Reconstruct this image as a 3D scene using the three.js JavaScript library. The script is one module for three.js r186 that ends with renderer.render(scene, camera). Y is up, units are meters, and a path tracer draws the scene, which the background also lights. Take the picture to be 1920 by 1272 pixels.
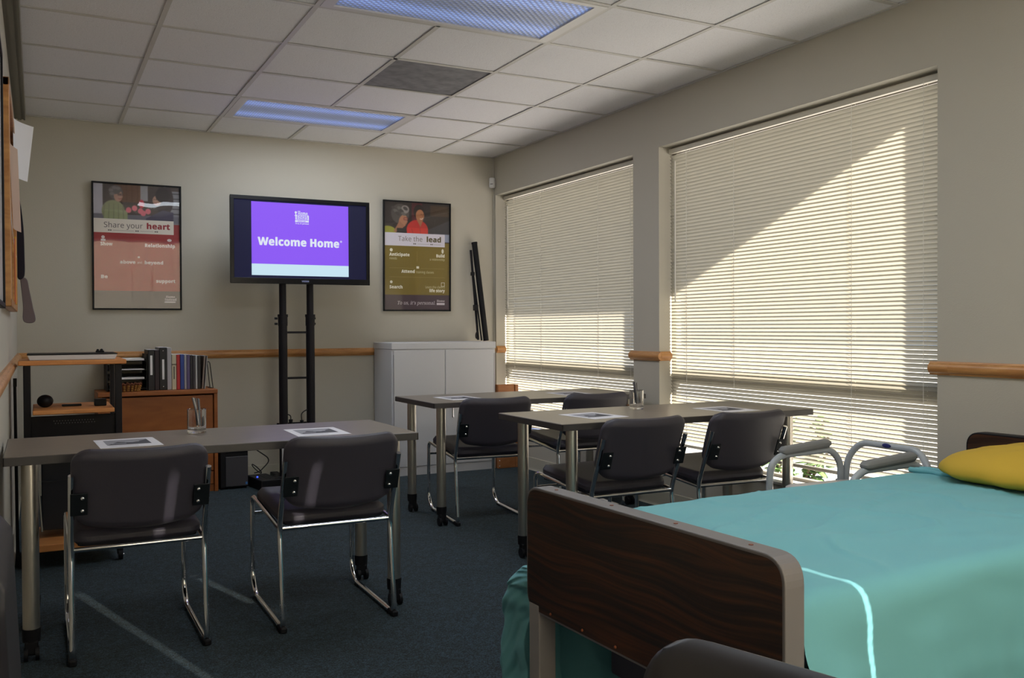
import * as THREE from 'three';
import { RoundedBoxGeometry } from 'three/addons/geometries/RoundedBoxGeometry.js';
import { mergeGeometries, mergeVertices } from 'three/addons/utils/BufferGeometryUtils.js';
import { RectAreaLightUniformsLib } from 'three/addons/lights/RectAreaLightUniformsLib.js';
import { createNoise2D, createNoise3D } from 'simplex-noise';

// ───────────────────────── camera, sky, sun, exposure ─────────────────────────
const D2R = Math.PI / 180;
const scene = new THREE.Scene();
const camera = new THREE.PerspectiveCamera(40.8945, 1920 / 1272, 0.05, 200);
camera.position.set(-3.5565, 1.1565, 7.1477);
camera.rotation.order = 'YXZ';
camera.rotation.set(-0.7066 * D2R, -27.5556 * D2R, -0.2821 * D2R);

const renderer = new THREE.WebGLRenderer({ antialias: true });
renderer.toneMapping = THREE.LinearToneMapping;
renderer.toneMappingExposure = 0.66;
renderer.shadowMap.enabled = true;
RectAreaLightUniformsLib.init();

scene.background = new THREE.Color().setRGB(0.55, 0.75, 1.1);      // clear afternoon sky

const sunDir = new THREE.Vector3(Math.sin(15 * D2R) * Math.cos(22 * D2R), Math.sin(22 * D2R), Math.cos(15 * D2R) * Math.cos(22 * D2R));
const sun = new THREE.DirectionalLight(new THREE.Color().setRGB(1.0, 0.92, 0.80), 64);
sun.position.copy(sunDir).multiplyScalar(30).add(new THREE.Vector3(-1.8, 1, 4));
sun.target.position.set(-1.8, 1, 4);
sun.castShadow = true;
sun.shadow.mapSize.set(4096, 4096);
Object.assign(sun.shadow.camera, { left: -9, right: 9, top: 9, bottom: -9, near: 1, far: 70 });
scene.add(sun, sun.target);

// ───────────────────────── helpers ─────────────────────────
let seed = 7;
const rnd = () => { seed = (seed * 1664525 + 1013904223) >>> 0; return seed / 4294967296; };
const rr = (a, b) => a + (b - a) * rnd();
const n2 = createNoise2D(rnd), n3 = createNoise3D(rnd);
const used = {};
const numbered = (n) => { const k = used[n] = (used[n] ?? -1) + 1; return k ? n + '_' + String(k).padStart(3, '0') : n; };
const V = (x, y, z) => new THREE.Vector3(x, y, z);

function metricUV(g) {                       // uv in metres from the way each face points
  g = g.index ? g.toNonIndexed() : g;
  const p = g.attributes.position, n = g.attributes.normal, uv = new Float32Array(p.count * 2);
  for (let i = 0; i < p.count; i++) {
    const ax = Math.abs(n.getX(i)), ay = Math.abs(n.getY(i)), az = Math.abs(n.getZ(i));
    const x = p.getX(i), y = p.getY(i), z = p.getZ(i);
    if (ay >= ax && ay >= az) { uv[2 * i] = x; uv[2 * i + 1] = z; } else if (ax >= az) { uv[2 * i] = z; uv[2 * i + 1] = y; } else { uv[2 * i] = x; uv[2 * i + 1] = y; }
  }
  g.setAttribute('uv', new THREE.BufferAttribute(uv, 2));
  return g;
}
const bx = (x0, x1, y0, y1, z0, z1) => metricUV(new THREE.BoxGeometry(x1 - x0, y1 - y0, z1 - z0).translate((x0 + x1) / 2, (y0 + y1) / 2, (z0 + z1) / 2));
const rbx = (x0, x1, y0, y1, z0, z1, r = 0.004, s = 2) => metricUV(new RoundedBoxGeometry(x1 - x0, y1 - y0, z1 - z0, s, r).translate((x0 + x1) / 2, (y0 + y1) / 2, (z0 + z1) / 2));
const cyl = (r0, r1, h, x, y, z, seg = 20) => metric(new THREE.CylinderGeometry(r1, r0, h, seg).translate(x, y + h / 2, z));
function metric(g) { return g.index ? g.toNonIndexed() : g; }
const sph = (r, x, y, z, a = 14, b = 10) => metric(new THREE.SphereGeometry(r, a, b).translate(x, y, z));
const merge = (l) => mergeGeometries(l.map((g) => { g = metric(g); for (const k of Object.keys(g.attributes)) if (!['position', 'normal', 'uv'].includes(k)) g.deleteAttribute(k); return g; }), false);
function rodPath(pts, bend) {                // straight runs joined by bends
  const path = new THREE.CurvePath();
  let a = pts[0].clone();
  for (let i = 1; i < pts.length; i++) {
    if (i === pts.length - 1) { path.add(new THREE.LineCurve3(a, pts[i].clone())); break; }
    const b = Math.min(bend, pts[i].distanceTo(pts[i - 1]) * 0.48, pts[i].distanceTo(pts[i + 1]) * 0.48);
    const q0 = pts[i].clone().add(pts[i - 1].clone().sub(pts[i]).setLength(b)), q1 = pts[i].clone().add(pts[i + 1].clone().sub(pts[i]).setLength(b));
    path.add(new THREE.LineCurve3(a, q0)); path.add(new THREE.QuadraticBezierCurve3(q0, pts[i].clone(), q1)); a = q1;
  }
  return path;
}
function rod(pts, r, bend = 0.05, seg = 10) {
  pts = pts.map((p) => (p.isVector3 ? p : V(...p)));
  const path = rodPath(pts, bend), list = [];
  const P = [];
  for (const c of path.curves) { const n = c.isLineCurve3 ? 1 : 6; for (let i = 0; i <= n; i++) { const q = c.getPoint(i / n); if (!P.length || P[P.length - 1].distanceTo(q) > 1e-5) P.push(q); } }
  // parallel-transport frames along the points
  const T = P.map((p, i) => P[Math.min(i + 1, P.length - 1)].clone().sub(P[Math.max(i - 1, 0)]).normalize());
  let N = Math.abs(T[0].y) < 0.9 ? V(0, 1, 0) : V(1, 0, 0); N.sub(T[0].clone().multiplyScalar(N.dot(T[0]))).normalize();
  const pos = [], nor = [], uv = [], idx = []; let run = 0;
  P.forEach((p, i) => {
    if (i) { N.sub(T[i].clone().multiplyScalar(N.dot(T[i]))).normalize(); run += p.distanceTo(P[i - 1]); }
    const B = T[i].clone().cross(N);
    for (let k = 0; k <= seg; k++) { const a = k / seg * 2 * Math.PI, d = N.clone().multiplyScalar(Math.cos(a)).add(B.clone().multiplyScalar(Math.sin(a))); pos.push(p.x + d.x * r, p.y + d.y * r, p.z + d.z * r); nor.push(d.x, d.y, d.z); uv.push(k / seg * 2 * Math.PI * r, run); }
  });
  const w = seg + 1;
  for (let i = 0; i < P.length - 1; i++) for (let k = 0; k < seg; k++) { const a = i * w + k, b = a + w; idx.push(a, a + 1, b, b, a + 1, b + 1); }
  for (const [i, s] of [[0, -1], [P.length - 1, 1]]) {           // end caps
    const c = pos.length / 3; pos.push(P[i].x, P[i].y, P[i].z); nor.push(T[i].x * s, T[i].y * s, T[i].z * s); uv.push(0, 0);
    for (let k = 0; k <= seg; k++) { const a = (i * w + k) * 3; pos.push(pos[a], pos[a + 1], pos[a + 2]); nor.push(T[i].x * s, T[i].y * s, T[i].z * s); uv.push(0, 0); }
    for (let k = 0; k < seg; k++) s < 0 ? idx.push(c, c + 2 + k, c + 1 + k) : idx.push(c, c + 1 + k, c + 2 + k);
  }
  const g = new THREE.BufferGeometry();
  g.setAttribute('position', new THREE.Float32BufferAttribute(pos, 3)); g.setAttribute('normal', new THREE.Float32BufferAttribute(nor, 3)); g.setAttribute('uv', new THREE.Float32BufferAttribute(uv, 2)); g.setIndex(idx);
  return g.toNonIndexed();
}
// a soft pad with rounded outline (corner radius rc) and rounded edges (re), then bent by f(v)
function pad(w, h, t, rc, re, f, nx = 22, ny = 16) {
  let g = new THREE.BoxGeometry(1, 1, 1, nx, ny, 4); g.deleteAttribute('uv'); g.deleteAttribute('normal'); g = mergeVertices(g, 1e-5);
  const p = g.attributes.position, uv = [], v = V(0, 0, 0);
  for (let i = 0; i < p.count; i++) {
    let x = p.getX(i) * w, y = p.getY(i) * h, z = p.getZ(i) * t;
    const e = Math.min(w / 2 - Math.abs(x), h / 2 - Math.abs(y));
    const cx = w / 2 - rc, cy = h / 2 - rc;
    if (Math.abs(x) > cx && Math.abs(y) > cy) {
      const a = (Math.abs(x) - cx) / rc, b = (Math.abs(y) - cy) / rc;
      x = Math.sign(x) * (cx + rc * a * Math.sqrt(1 - b * b / 2)); y = Math.sign(y) * (cy + rc * b * Math.sqrt(1 - a * a / 2));
    }
    const q = Math.min(e / re, 1); z *= 0.35 + 0.65 * Math.sqrt(Math.max(0, 1 - (1 - q) * (1 - q)));
    v.set(x, y, z); uv.push(x, y); if (f) f(v); p.setXYZ(i, v.x, v.y, v.z);
  }
  g.setAttribute('uv', new THREE.Float32BufferAttribute(uv, 2));
  g.computeVertexNormals();
  return g.toNonIndexed();
}
function part(name, geo, mat, parent) { const m = new THREE.Mesh(geo, mat); m.name = name; parent.add(m); return m; }
function thing(name, label, category, pos = [0, 0, 0], turn = 0, group) {
  const o = new THREE.Group(); o.name = numbered(name); o.position.set(...pos); o.rotation.y = turn; o.userData = { label, category };
  if (group) o.userData.group = group;
  scene.add(o); return o;
}
function single(name, label, category, geo, mat, pos = [0, 0, 0], turn = 0, group) {
  const m = new THREE.Mesh(geo, mat); m.name = numbered(name); m.position.set(...pos); m.rotation.y = turn; m.userData = { label, category };
  if (group) m.userData.group = group;
  scene.add(m); return m;
}
function struct(name, geo, mat, label, category) {
  const m = geo ? new THREE.Mesh(geo, mat) : new THREE.Group(); m.name = name; m.userData = { kind: 'structure', label, category }; scene.add(m); return m;
}

// ───────────────────────── textures and materials ─────────────────────────
function tex(w, h, f, { srgb = true, rep = [1, 1] } = {}) {
  const d = new Uint8Array(w * h * 4);
  for (let y = 0; y < h; y++) for (let x = 0; x < w; x++) { const c = f(x / w, y / h, x, y), i = (y * w + x) * 4; for (let k = 0; k < 3; k++) d[i + k] = Math.max(0, Math.min(255, Array.isArray(c) ? c[k] : c)); d[i + 3] = 255; }
  const t = new THREE.DataTexture(d, w, h); t.wrapS = t.wrapT = THREE.RepeatWrapping; t.magFilter = THREE.LinearFilter; t.minFilter = THREE.LinearMipmapLinearFilter; t.generateMipmaps = true;
  if (srgb) t.colorSpace = THREE.SRGBColorSpace;
  t.repeat.set(...rep); t.needsUpdate = true; return t;
}
const tile = (u, v, f) => { const a = u * 2 * Math.PI, b = v * 2 * Math.PI; return n3(Math.cos(a) * f + 5 * Math.cos(b) * f * 0.37, Math.sin(a) * f + 3.1, Math.sin(b) * f + Math.cos(b) * f * 0.9); };
const M = {};
const std = (c, o = {}) => new THREE.MeshPhysicalMaterial({ color: Array.isArray(c) ? new THREE.Color().setRGB(...c) : c, roughness: 0.6, ...o });
const grit = (a) => tex(256, 256, () => 128 + (rnd() - 0.5) * a, { srgb: false, rep: [6, 6] });
M.wall = std([0.51, 0.476, 0.405], { roughness: 0.75, bumpMap: tex(256, 256, (u, v) => 128 + 60 * tile(u, v, 9) + (rnd() - 0.5) * 50, { srgb: false, rep: [2.5, 2.5] }), bumpScale: 0.0006 });
M.carpet = std([1, 1, 1], { roughness: 1, sheen: 0.25, sheenColor: new THREE.Color(0.2, 0.3, 0.3), map: tex(256, 256, (u, v) => { const k = 0.8 + 0.2 * tile(u, v, 3) + 0.25 * tile(u, v, 22) + (rnd() - 0.5) * 1.5; return [35 * k + 8, 48 * k + 10, 56 * k + 12]; }, { rep: [1.3, 1.3] }), bumpMap: tex(256, 256, () => rnd() * 255, { srgb: false, rep: [3, 3] }), bumpScale: 0.004 });
M.tile = std([1, 1, 1], { roughness: 0.95, map: tex(256, 256, () => { const r = rnd(); const k = r < 0.02 ? 0.86 : 0.98 + (rnd() - 0.5) * 0.03; return [238 * k, 237 * k, 240 * k]; }, { rep: [1.64, 1.64] }), bumpMap: tex(256, 256, () => (rnd() < 0.06 ? 20 : 190 + rnd() * 50), { srgb: false, rep: [1.64, 1.64] }), bumpScale: 0.0012 });
M.tbar = std([0.60, 0.58, 0.55], { roughness: 0.5 });
M.dusty = std([1, 1, 1], { roughness: 0.7, map: tex(256, 256, (u, v) => { const k = 1 + 0.09 * n2(u * 4, v * 5) + 0.05 * n2(u * 11, v * 13) + (rnd() - 0.5) * 0.05; return [124 * k, 123 * k, 127 * k]; }, { rep: [1.64, 1.64] }) });
function wood(w, h, base, dark, stretch, streak, amt) {
  return tex(w, h, (u, v) => { const warp = 0.025 * n2(u * 2.2, v * 3); const g = n2(u * stretch, (v + warp) * streak) * 0.55 + n2(u * stretch * 3 + 9, (v + warp) * streak * 3.1) * 0.3 + (rnd() - 0.5) * 0.2; const t = Math.max(0, Math.min(1, 0.5 + amt * g)); return [0, 1, 2].map((k) => base[k] * (1 - t) + dark[k] * t); });
}
M.oak = std([1, 1, 1], { roughness: 0.42, clearcoat: 0.25, clearcoatRoughness: 0.3, map: wood(512, 256, [206, 152, 92], [168, 112, 60], 2, 14, 0.8) });
M.shelfWood = std([1, 1, 1], { roughness: 0.5, map: wood(256, 256, [222, 154, 90], [200, 126, 66], 3, 12, 0.7) });
M.cherry = std([1, 1, 1], { roughness: 0.45, map: wood(256, 256, [160, 92, 36], [138, 74, 24], 2, 9, 0.7) });
M.walnut = std([1, 1, 1], { roughness: 0.38, clearcoat: 0.2, clearcoatRoughness: 0.25, map: wood(1024, 512, [24, 13, 9], [86, 48, 24], 1.1, 30, 0.8) });
M.crate = std([1, 1, 1], { roughness: 0.6, map: wood(256, 256, [176, 116, 70], [148, 90, 48], 2, 10, 0.7) });
M.tableTop = std([1, 1, 1], { roughness: 0.3, map: tex(512, 512, (u, v) => { const k = 1 + 0.06 * n2(u * 3, v * 90) + 0.03 * n2(u * 8, v * 200) + (rnd() - 0.5) * 0.05; return [122 * k, 113 * k, 103 * k]; }) });
M.tableEdge = std([0.055, 0.05, 0.05], { roughness: 0.45 });
M.satin = std([0.62, 0.58, 0.52], { metalness: 1, roughness: 0.3, anisotropy: 0 });
M.chrome = std([0.85, 0.85, 0.86], { metalness: 1, roughness: 0.08 });
M.black = std([0.009, 0.009, 0.011], { roughness: 0.5, specularIntensity: 0.4 });
M.blackMetal = std([0.009, 0.008, 0.011], { roughness: 0.45, specularIntensity: 0.4 });
M.blackGloss = std([0.006, 0.006, 0.008], { roughness: 0.2, specularIntensity: 0.5 });
M.vinyl = std([0.046, 0.042, 0.058], { roughness: 0.48, bumpMap: tex(256, 256, () => rnd() * 255, { srgb: false, rep: [9, 9] }), bumpScale: 0.0004, sheen: 0.15 });
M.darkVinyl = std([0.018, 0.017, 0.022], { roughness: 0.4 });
M.bracket = std([0.008, 0.011, 0.014], { roughness: 0.45, specularIntensity: 0.5 });
M.greySteel = std([0.60, 0.60, 0.63], { roughness: 0.42, bumpMap: grit(60), bumpScale: 0.0002 });
M.greyEdge = std([0.17, 0.16, 0.165], { roughness: 0.5 });
M.legGrey = std([0.33, 0.31, 0.31], { roughness: 0.45 });
M.tubeGrey = std([0.42, 0.46, 0.5], { roughness: 0.35, clearcoat: 0.3 });
M.padGrey = std([0.23, 0.235, 0.235], { roughness: 0.65 });
M.seatWhite = std([0.62, 0.6, 0.6], { roughness: 0.4 });
M.white = std([0.8, 0.79, 0.78], { roughness: 0.5 });
M.paper = std([0.82, 0.81, 0.83], { roughness: 0.8 });
M.offWhite = std([0.66, 0.64, 0.58], { roughness: 0.55 });
M.baseboard = std([0.5, 0.475, 0.39], { roughness: 0.5 });
M.slat = std([0.54, 0.508, 0.42], { roughness: 1, transmission: 0.40, thickness: 0, side: THREE.DoubleSide, specularIntensity: 0.4 });
M.headrail = std([0.62, 0.57, 0.47], { roughness: 0.45 });
M.cord = std([0.8, 0.77, 0.7], { roughness: 0.8 });
M.frame = std([0.3, 0.275, 0.24], { roughness: 0.45 });
M.glass = std([1, 1, 1], { roughness: 0, transmission: 1, thickness: 0, ior: 1.5, side: THREE.DoubleSide });
M.tumbler = std([1, 1, 1], { roughness: 0.01, transmission: 1, thickness: 0.003, ior: 1.5 });
M.acrylic = std([1, 1, 1], { roughness: 0.0, transmission: 1, thickness: 0, ior: 1.55, side: THREE.DoubleSide, bumpMap: tex(256, 256, (u, v) => 128 + 90 * n2(u * 2.0, v * 1.2) + 10 * n2(u * 5 + 4, v * 4), { srgb: false }), bumpScale: 0.0011 });
M.teal = std([0.15, 0.425, 0.48], { roughness: 0.8, sheen: 0.3, sheenColor: new THREE.Color(0.5, 0.8, 0.8), side: THREE.DoubleSide, bumpMap: tex(256, 256, (u, v, x, y) => 128 + 60 * Math.sin(x * 1.6) * Math.sin(y * 1.6) + rnd() * 40, { srgb: false, rep: [8, 8] }), bumpScale: 0.0003 });
M.mattress = std([0.3, 0.45, 0.5], { roughness: 0.9 });
M.yellow = std([0.56, 0.36, 0.03], { roughness: 0.8, sheen: 0.2 });
M.concrete = std([1, 1, 1], { roughness: 0.95, map: tex(256, 256, (u, v) => { const k = 1 + 0.06 * tile(u, v, 3) + (rnd() - 0.5) * 0.08; return [192 * k, 191 * k, 190 * k]; }, { rep: [0.5, 0.5] }) });
M.stucco = std([0.6, 0.57, 0.52], { roughness: 0.95 });
M.leaf = std([0.10, 0.2, 0.05], { roughness: 0.6, transmission: 0.3, thickness: 0, side: THREE.DoubleSide });
M.bark = std([0.12, 0.09, 0.06], { roughness: 0.9 });
const paint = (r, g, b, o = {}) => std(new THREE.Color(`rgb(${r},${g},${b})`), { roughness: 0.5, ...o });

// ───────────────────────── room shell ─────────────────────────
const XL = -3.68, ZR = 7.5, H = 2.64, XO = 0.15;
const W1 = [0.035, 2.10], W2 = [2.385, 4.43], WY = [0.30, 2.315];
const RW = [-3.05, -0.9];

struct('floor', bx(XL - 0.15, XO, -0.12, 0, -0.15, ZR + 0.15), M.carpet, 'dark green cut pile carpet', 'carpet');
struct('wall_back', bx(XL - 0.15, XO, 0, 3.0, -0.15, 0), M.wall, 'cream painted end wall behind the television', 'wall');
struct('wall_left', bx(XL - 0.15, XL, 0, 3.0, 0, ZR), M.wall, 'cream painted side wall with the cork board', 'wall');
struct('wall_right', merge([
  bx(0, XO, WY[1], 3.0, 0, ZR), bx(0, XO, 0, WY[0], 0, ZR),
  bx(0, XO, WY[0], WY[1], 0, W1[0]), bx(0, XO, WY[0], WY[1], W1[1], W2[0]), bx(0, XO, WY[0], WY[1], W2[1], ZR)]), M.wall, 'cream painted wall with the two tall windows', 'wall');
struct('wall_rear', merge([
  bx(XL - 0.15, XO, WY[1], 3.0, ZR, ZR + 0.15), bx(XL - 0.15, XO, 0, WY[0], ZR, ZR + 0.15),
  bx(XL - 0.15, RW[0], WY[0], WY[1], ZR, ZR + 0.15), bx(RW[1], XO, WY[0], WY[1], ZR, ZR + 0.15)]), M.wall, 'cream painted wall behind the camera', 'wall');

// suspended ceiling: single tiles in a grid of tee bars
const G = 0.6096, gx = [], gz = [];
for (let x = -0.574; x > XL; x -= G) gx.push(x);
for (let z = 0.570; z < ZR; z += G) gz.push(z);
const X = [XL, ...gx.slice().reverse(), 0], Z = [0, ...gz, ZR];
const ceiling = struct('ceiling', bx(XL - 0.15, XO, 2.86, 3.0, -0.15, ZR + 0.15), M.white, 'suspended ceiling of square white tiles in a grid', 'ceiling');
const eq = (a, b) => Math.abs(a - b) < 0.02;
const taken = (x, z) => (x > -2.403 && x < -1.183 && ((z > 0.57 && z < 1.18) || (z > 3.008 && z < 3.618) || (z > 5.44 && z < 6.06))) ? 'light' : (x > -1.793 && x < -1.183 && z > 1.79 && z < 2.40) ? 'panel' : '';
for (let i = 0; i < X.length - 1; i++) for (let j = 0; j < Z.length - 1; j++) {
  const a = X[i], b = X[i + 1], c = Z[j], d = Z[j + 1], t = taken((a + b) / 2, (c + d) / 2);
  if (t === 'light' || b - a < 0.03) continue;
  const lift = 0.004 + rnd() * 0.003;
  part(t ? 'grey_panel' : 'tile', bx(a + 0.001, b - 0.001, H + lift, H + lift + 0.016, c + 0.001, d - 0.001), t ? M.dusty : M.tile, ceiling);
}
for (const x of gx) {
  if (eq(x, -1.793)) { for (const [z0, z1] of [[0, 0.57], [1.18, 3.008], [3.618, 5.4464], [6.056, ZR]]) part('tee_bar', bx(x - 0.012, x + 0.012, H, H + 0.003, z0, z1), M.tbar, ceiling); } else part('tee_bar', bx(x - 0.012, x + 0.012, H - 0.0005, H + 0.003, 0, ZR), M.tbar, ceiling);
}
for (const z of gz) {
  part('tee_bar', bx(XL, 0, H, H + 0.0028, z - 0.012, z + 0.012), M.tbar, ceiling);
}
part('wall_angle', merge([bx(XL, 0, H - 0.001, H + 0.004, 0, 0.02), bx(-0.02, 0, H - 0.001, H + 0.004, 0, ZR), bx(XL, 0, H - 0.001, H + 0.004, ZR - 0.02, ZR)]), M.tbar, ceiling);

// chair rail (profiled oak) and cove base
function railProfile() { const s = new THREE.Shape(); s.moveTo(0, -0.030); s.lineTo(0.010, -0.030); s.quadraticCurveTo(0.013, -0.022, 0.018, -0.020); s.quadraticCurveTo(0.027, -0.012, 0.027, 0); s.quadraticCurveTo(0.027, 0.012, 0.020, 0.018); s.quadraticCurveTo(0.012, 0.022, 0.010, 0.030); s.lineTo(0, 0.030); return s; }
const railLen = (len) => metricUV(new THREE.ExtrudeGeometry(railProfile(), { depth: len, bevelEnabled: false, curveSegments: 5 }));   // profile out in +x, run in +z
const RY = 0.968;
struct('trim_1', railLen(-XL).rotateY(-Math.PI / 2).scale(1, 1, 1).translate(0, RY, 0), M.oak, 'oak chair rail along the end wall behind the television', 'chair rail');
struct('trim_2', railLen(ZR).translate(XL, RY, 0), M.oak, 'oak chair rail along the left side wall', 'chair rail');
struct('trim_3', merge([railLen(W2[0] - W1[1] + 0.05).rotateY(Math.PI).translate(0, RY, W2[0] + 0.025), railLen(0.085).rotateY(-Math.PI / 2).translate(0.085, RY, W2[0])]), M.oak, 'short oak rail wrapping the pillar between the windows', 'chair rail');
struct('trim_4', railLen(ZR - W2[1] + 0.03).rotateY(Math.PI).translate(0, RY, ZR), M.oak, 'oak chair rail above the bed beside the large window', 'chair rail');
struct('trim_5', railLen(0.085).rotateY(-Math.PI / 2).translate(0.085, RY, W1[0]), M.oak, 'short oak rail in the corner by the far window', 'chair rail');
struct('trim_6', merge([bx(XL, XL + 0.062, H - 0.045, H + 0.002, 0.09, ZR), bx(XL + 0.02, XL + 0.042, H - 0.052, H - 0.045, 0.09, ZR), bx(XL + 0.055, XL + 0.066, H - 0.05, H, 0.09, ZR)]), paint(112, 108, 96), 'grey grooved channel running along the left wall at the ceiling', 'ceiling trim');
function coveBase(len) { const s = new THREE.Shape(); s.moveTo(0, 0); s.lineTo(0.014, 0); s.quadraticCurveTo(0.005, 0.006, 0.005, 0.02); s.lineTo(0.005, 0.098); s.quadraticCurveTo(0.005, 0.102, 0, 0.102); return metricUV(new THREE.ExtrudeGeometry(s, { depth: len, bevelEnabled: false, curveSegments: 4 })); }
struct('baseboard_right', coveBase(ZR).rotateY(Math.PI).translate(0, 0, ZR), M.baseboard, 'cream cove base under the windows', 'baseboard');
struct('baseboard_back', coveBase(-XL).rotateY(-Math.PI / 2).translate(0, 0, 0), M.baseboard, 'cream cove base along the end wall', 'baseboard');
struct('baseboard_left', coveBase(ZR).translate(XL, 0, 0), M.baseboard, 'cream cove base along the left wall', 'baseboard');

// ───────────────────────── windows, sills and blinds ─────────────────────────
// built in a local frame: x runs along the wall from 0 to L, +z points outdoors, y up
function windowUnit(n, L, place, label) {
  const g = struct('window_' + n, null, null, label, 'window'); place(g);
  const [y0, y1] = WY, zf = 0.128;
  part('frame', merge([bx(0, L, y0, y0 + 0.03, zf - 0.018, zf + 0.022), bx(0, L, y1 - 0.045, y1, zf - 0.018, zf + 0.022), bx(0, 0.035, y0, y1, zf - 0.018, zf + 0.022), bx(L - 0.035, L, y0, y1, zf - 0.018, zf + 0.022)]), M.frame, g);
  part('mullion', bx(0, L, 0.805, 0.875, zf - 0.018, zf + 0.022), M.frame, g);
  const cuts = L > 1.3 ? [[0.035, L / 2 - 0.001], [L / 2 + 0.001, L - 0.035]] : [[0.035, L - 0.035]];
  for (const [a, b] of cuts) for (const [c, d] of [[y0 + 0.03, 0.805], [0.875, y1 - 0.045]]) part('pane', new THREE.PlaneGeometry(b - a, d - c).translate((a + b) / 2, (c + d) / 2, zf), M.glass, g);
  part('sill', rbx(0, L, y0 - 0.001, y0 + 0.014, -0.012, 0.11, 0.004), M.offWhite, g);
}
const onRight = (z1) => (g) => { g.position.set(0, 0, z1); g.rotation.y = Math.PI / 2; };     // local x -> -z, local z -> +x
const onRear = (x0) => (g) => { g.position.set(x0, 0, ZR); };
windowUnit(1, W1[1] - W1[0], onRight(W1[1]), 'tall window nearest the corner behind closed slatted blind');
windowUnit(2, W2[1] - W2[0], onRight(W2[1]), 'tall wide window beside the bed behind closed slatted blind');
windowUnit(3, RW[1] - RW[0], onRear(RW[0]), 'wide window in the wall behind the camera');

function slatGeo(len) {                     // one crowned slat, 25 mm wide, closed with its room edge up
  const n = 4, pos = [], nor = [], uv = [], idx = [], tilt = 54 * D2R;
  for (let i = 0; i <= n; i++) {
    const s = i / n - 0.5, a = s * 0.025, c = 0.0022 * (1 - 4 * s * s), sl = -8 * 0.0022 * s / 0.025;
    const ct = Math.cos(tilt), st = Math.sin(tilt);
    const z = -a * ct + c * st, y = a * st + c * ct;            // room edge (-z) is the upper edge
    let nz = sl * ct + st, ny = -sl * st + ct; const l = Math.hypot(nz, ny);
    for (const x of [0, len]) { pos.push(x, y, z); nor.push(0, ny / l, nz / l); uv.push(x, a); }
  }
  for (let i = 0; i < n; i++) { const a = 2 * i; idx.push(a, a + 1, a + 2, a + 2, a + 1, a + 3); }
  const g = new THREE.BufferGeometry(); g.setAttribute('position', new THREE.Float32BufferAttribute(pos, 3)); g.setAttribute('normal', new THREE.Float32BufferAttribute(nor, 3)); g.setAttribute('uv', new THREE.Float32BufferAttribute(uv, 2)); g.setIndex(idx); return g;
}
function blind(L, place, label, ladders, gap = 0.012) {
  const g = thing('window_blind', label, 'blind'); place(g);
  const len = L - 2 * gap, zb = 0.088, top = 2.262, pitch = 0.0213, bottom = 0.405;
  part('headrail', rbx(gap * 0.5, L - gap * 0.5, top + 0.012, top + 0.042, zb - 0.014, zb + 0.014, 0.003), M.headrail, g);
  const geos = [slatGeo(len)];
  let y = top - 0.014, k = 0;
  for (; y > bottom + 0.016; y -= pitch, k++) { const s = part('slat', geos[0], M.slat, g); s.position.set(gap, y, zb); s.rotation.x = (rnd() - 0.5) * 0.035; s.rotation.z = (rnd() - 0.5) * 0.0006; }
  part('bottom_rail', rbx(gap, L - gap, bottom - 0.012, bottom + 0.006, zb - 0.011, zb + 0.011, 0.004), M.headrail, g);
  for (const x of ladders) part('ladder_cord', merge([bx(x - 0.0012, x + 0.0012, bottom, top + 0.02, zb - 0.0145, zb - 0.0135), bx(x - 0.0012, x + 0.0012, bottom, top + 0.02, zb + 0.0135, zb + 0.0145)]), M.cord, g);
  return g;
}
const b1 = blind(W1[1] - W1[0], onRight(W1[1]), 'cream slatted blind on the window nearest the corner', [0.14, 0.55, 1.40, 1.86].map((v) => v));
part('tilt_wand', cyl(0.004, 0.004, 0.9, 1.98, 1.32, 0.072, 8), M.cord, b1);
const b2 = blind(W2[1] - W2[0], onRight(W2[1]), 'cream slatted blind on the large window beside the bed', [0.13, 0.55, 1.42, 1.86]);
part('tilt_wand', cyl(0.004, 0.004, 0.9, 1.97, 1.32, 0.072, 8), M.cord, b2);
// three blinds side by side on the window behind the camera; the sun comes through the slits between them
blind(0.929, onRear(-3.04), 'cream slatted blind behind the camera, the one by the left wall', [0.15, 0.78], 0);
blind(0.5075, onRear(-2.108), 'narrow cream slatted blind behind the camera, the middle one', [0.1, 0.4], 0);
blind(0.69, onRear(-1.597), 'cream slatted blind behind the camera, the one by the bed', [0.12, 0.57], 0);

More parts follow.
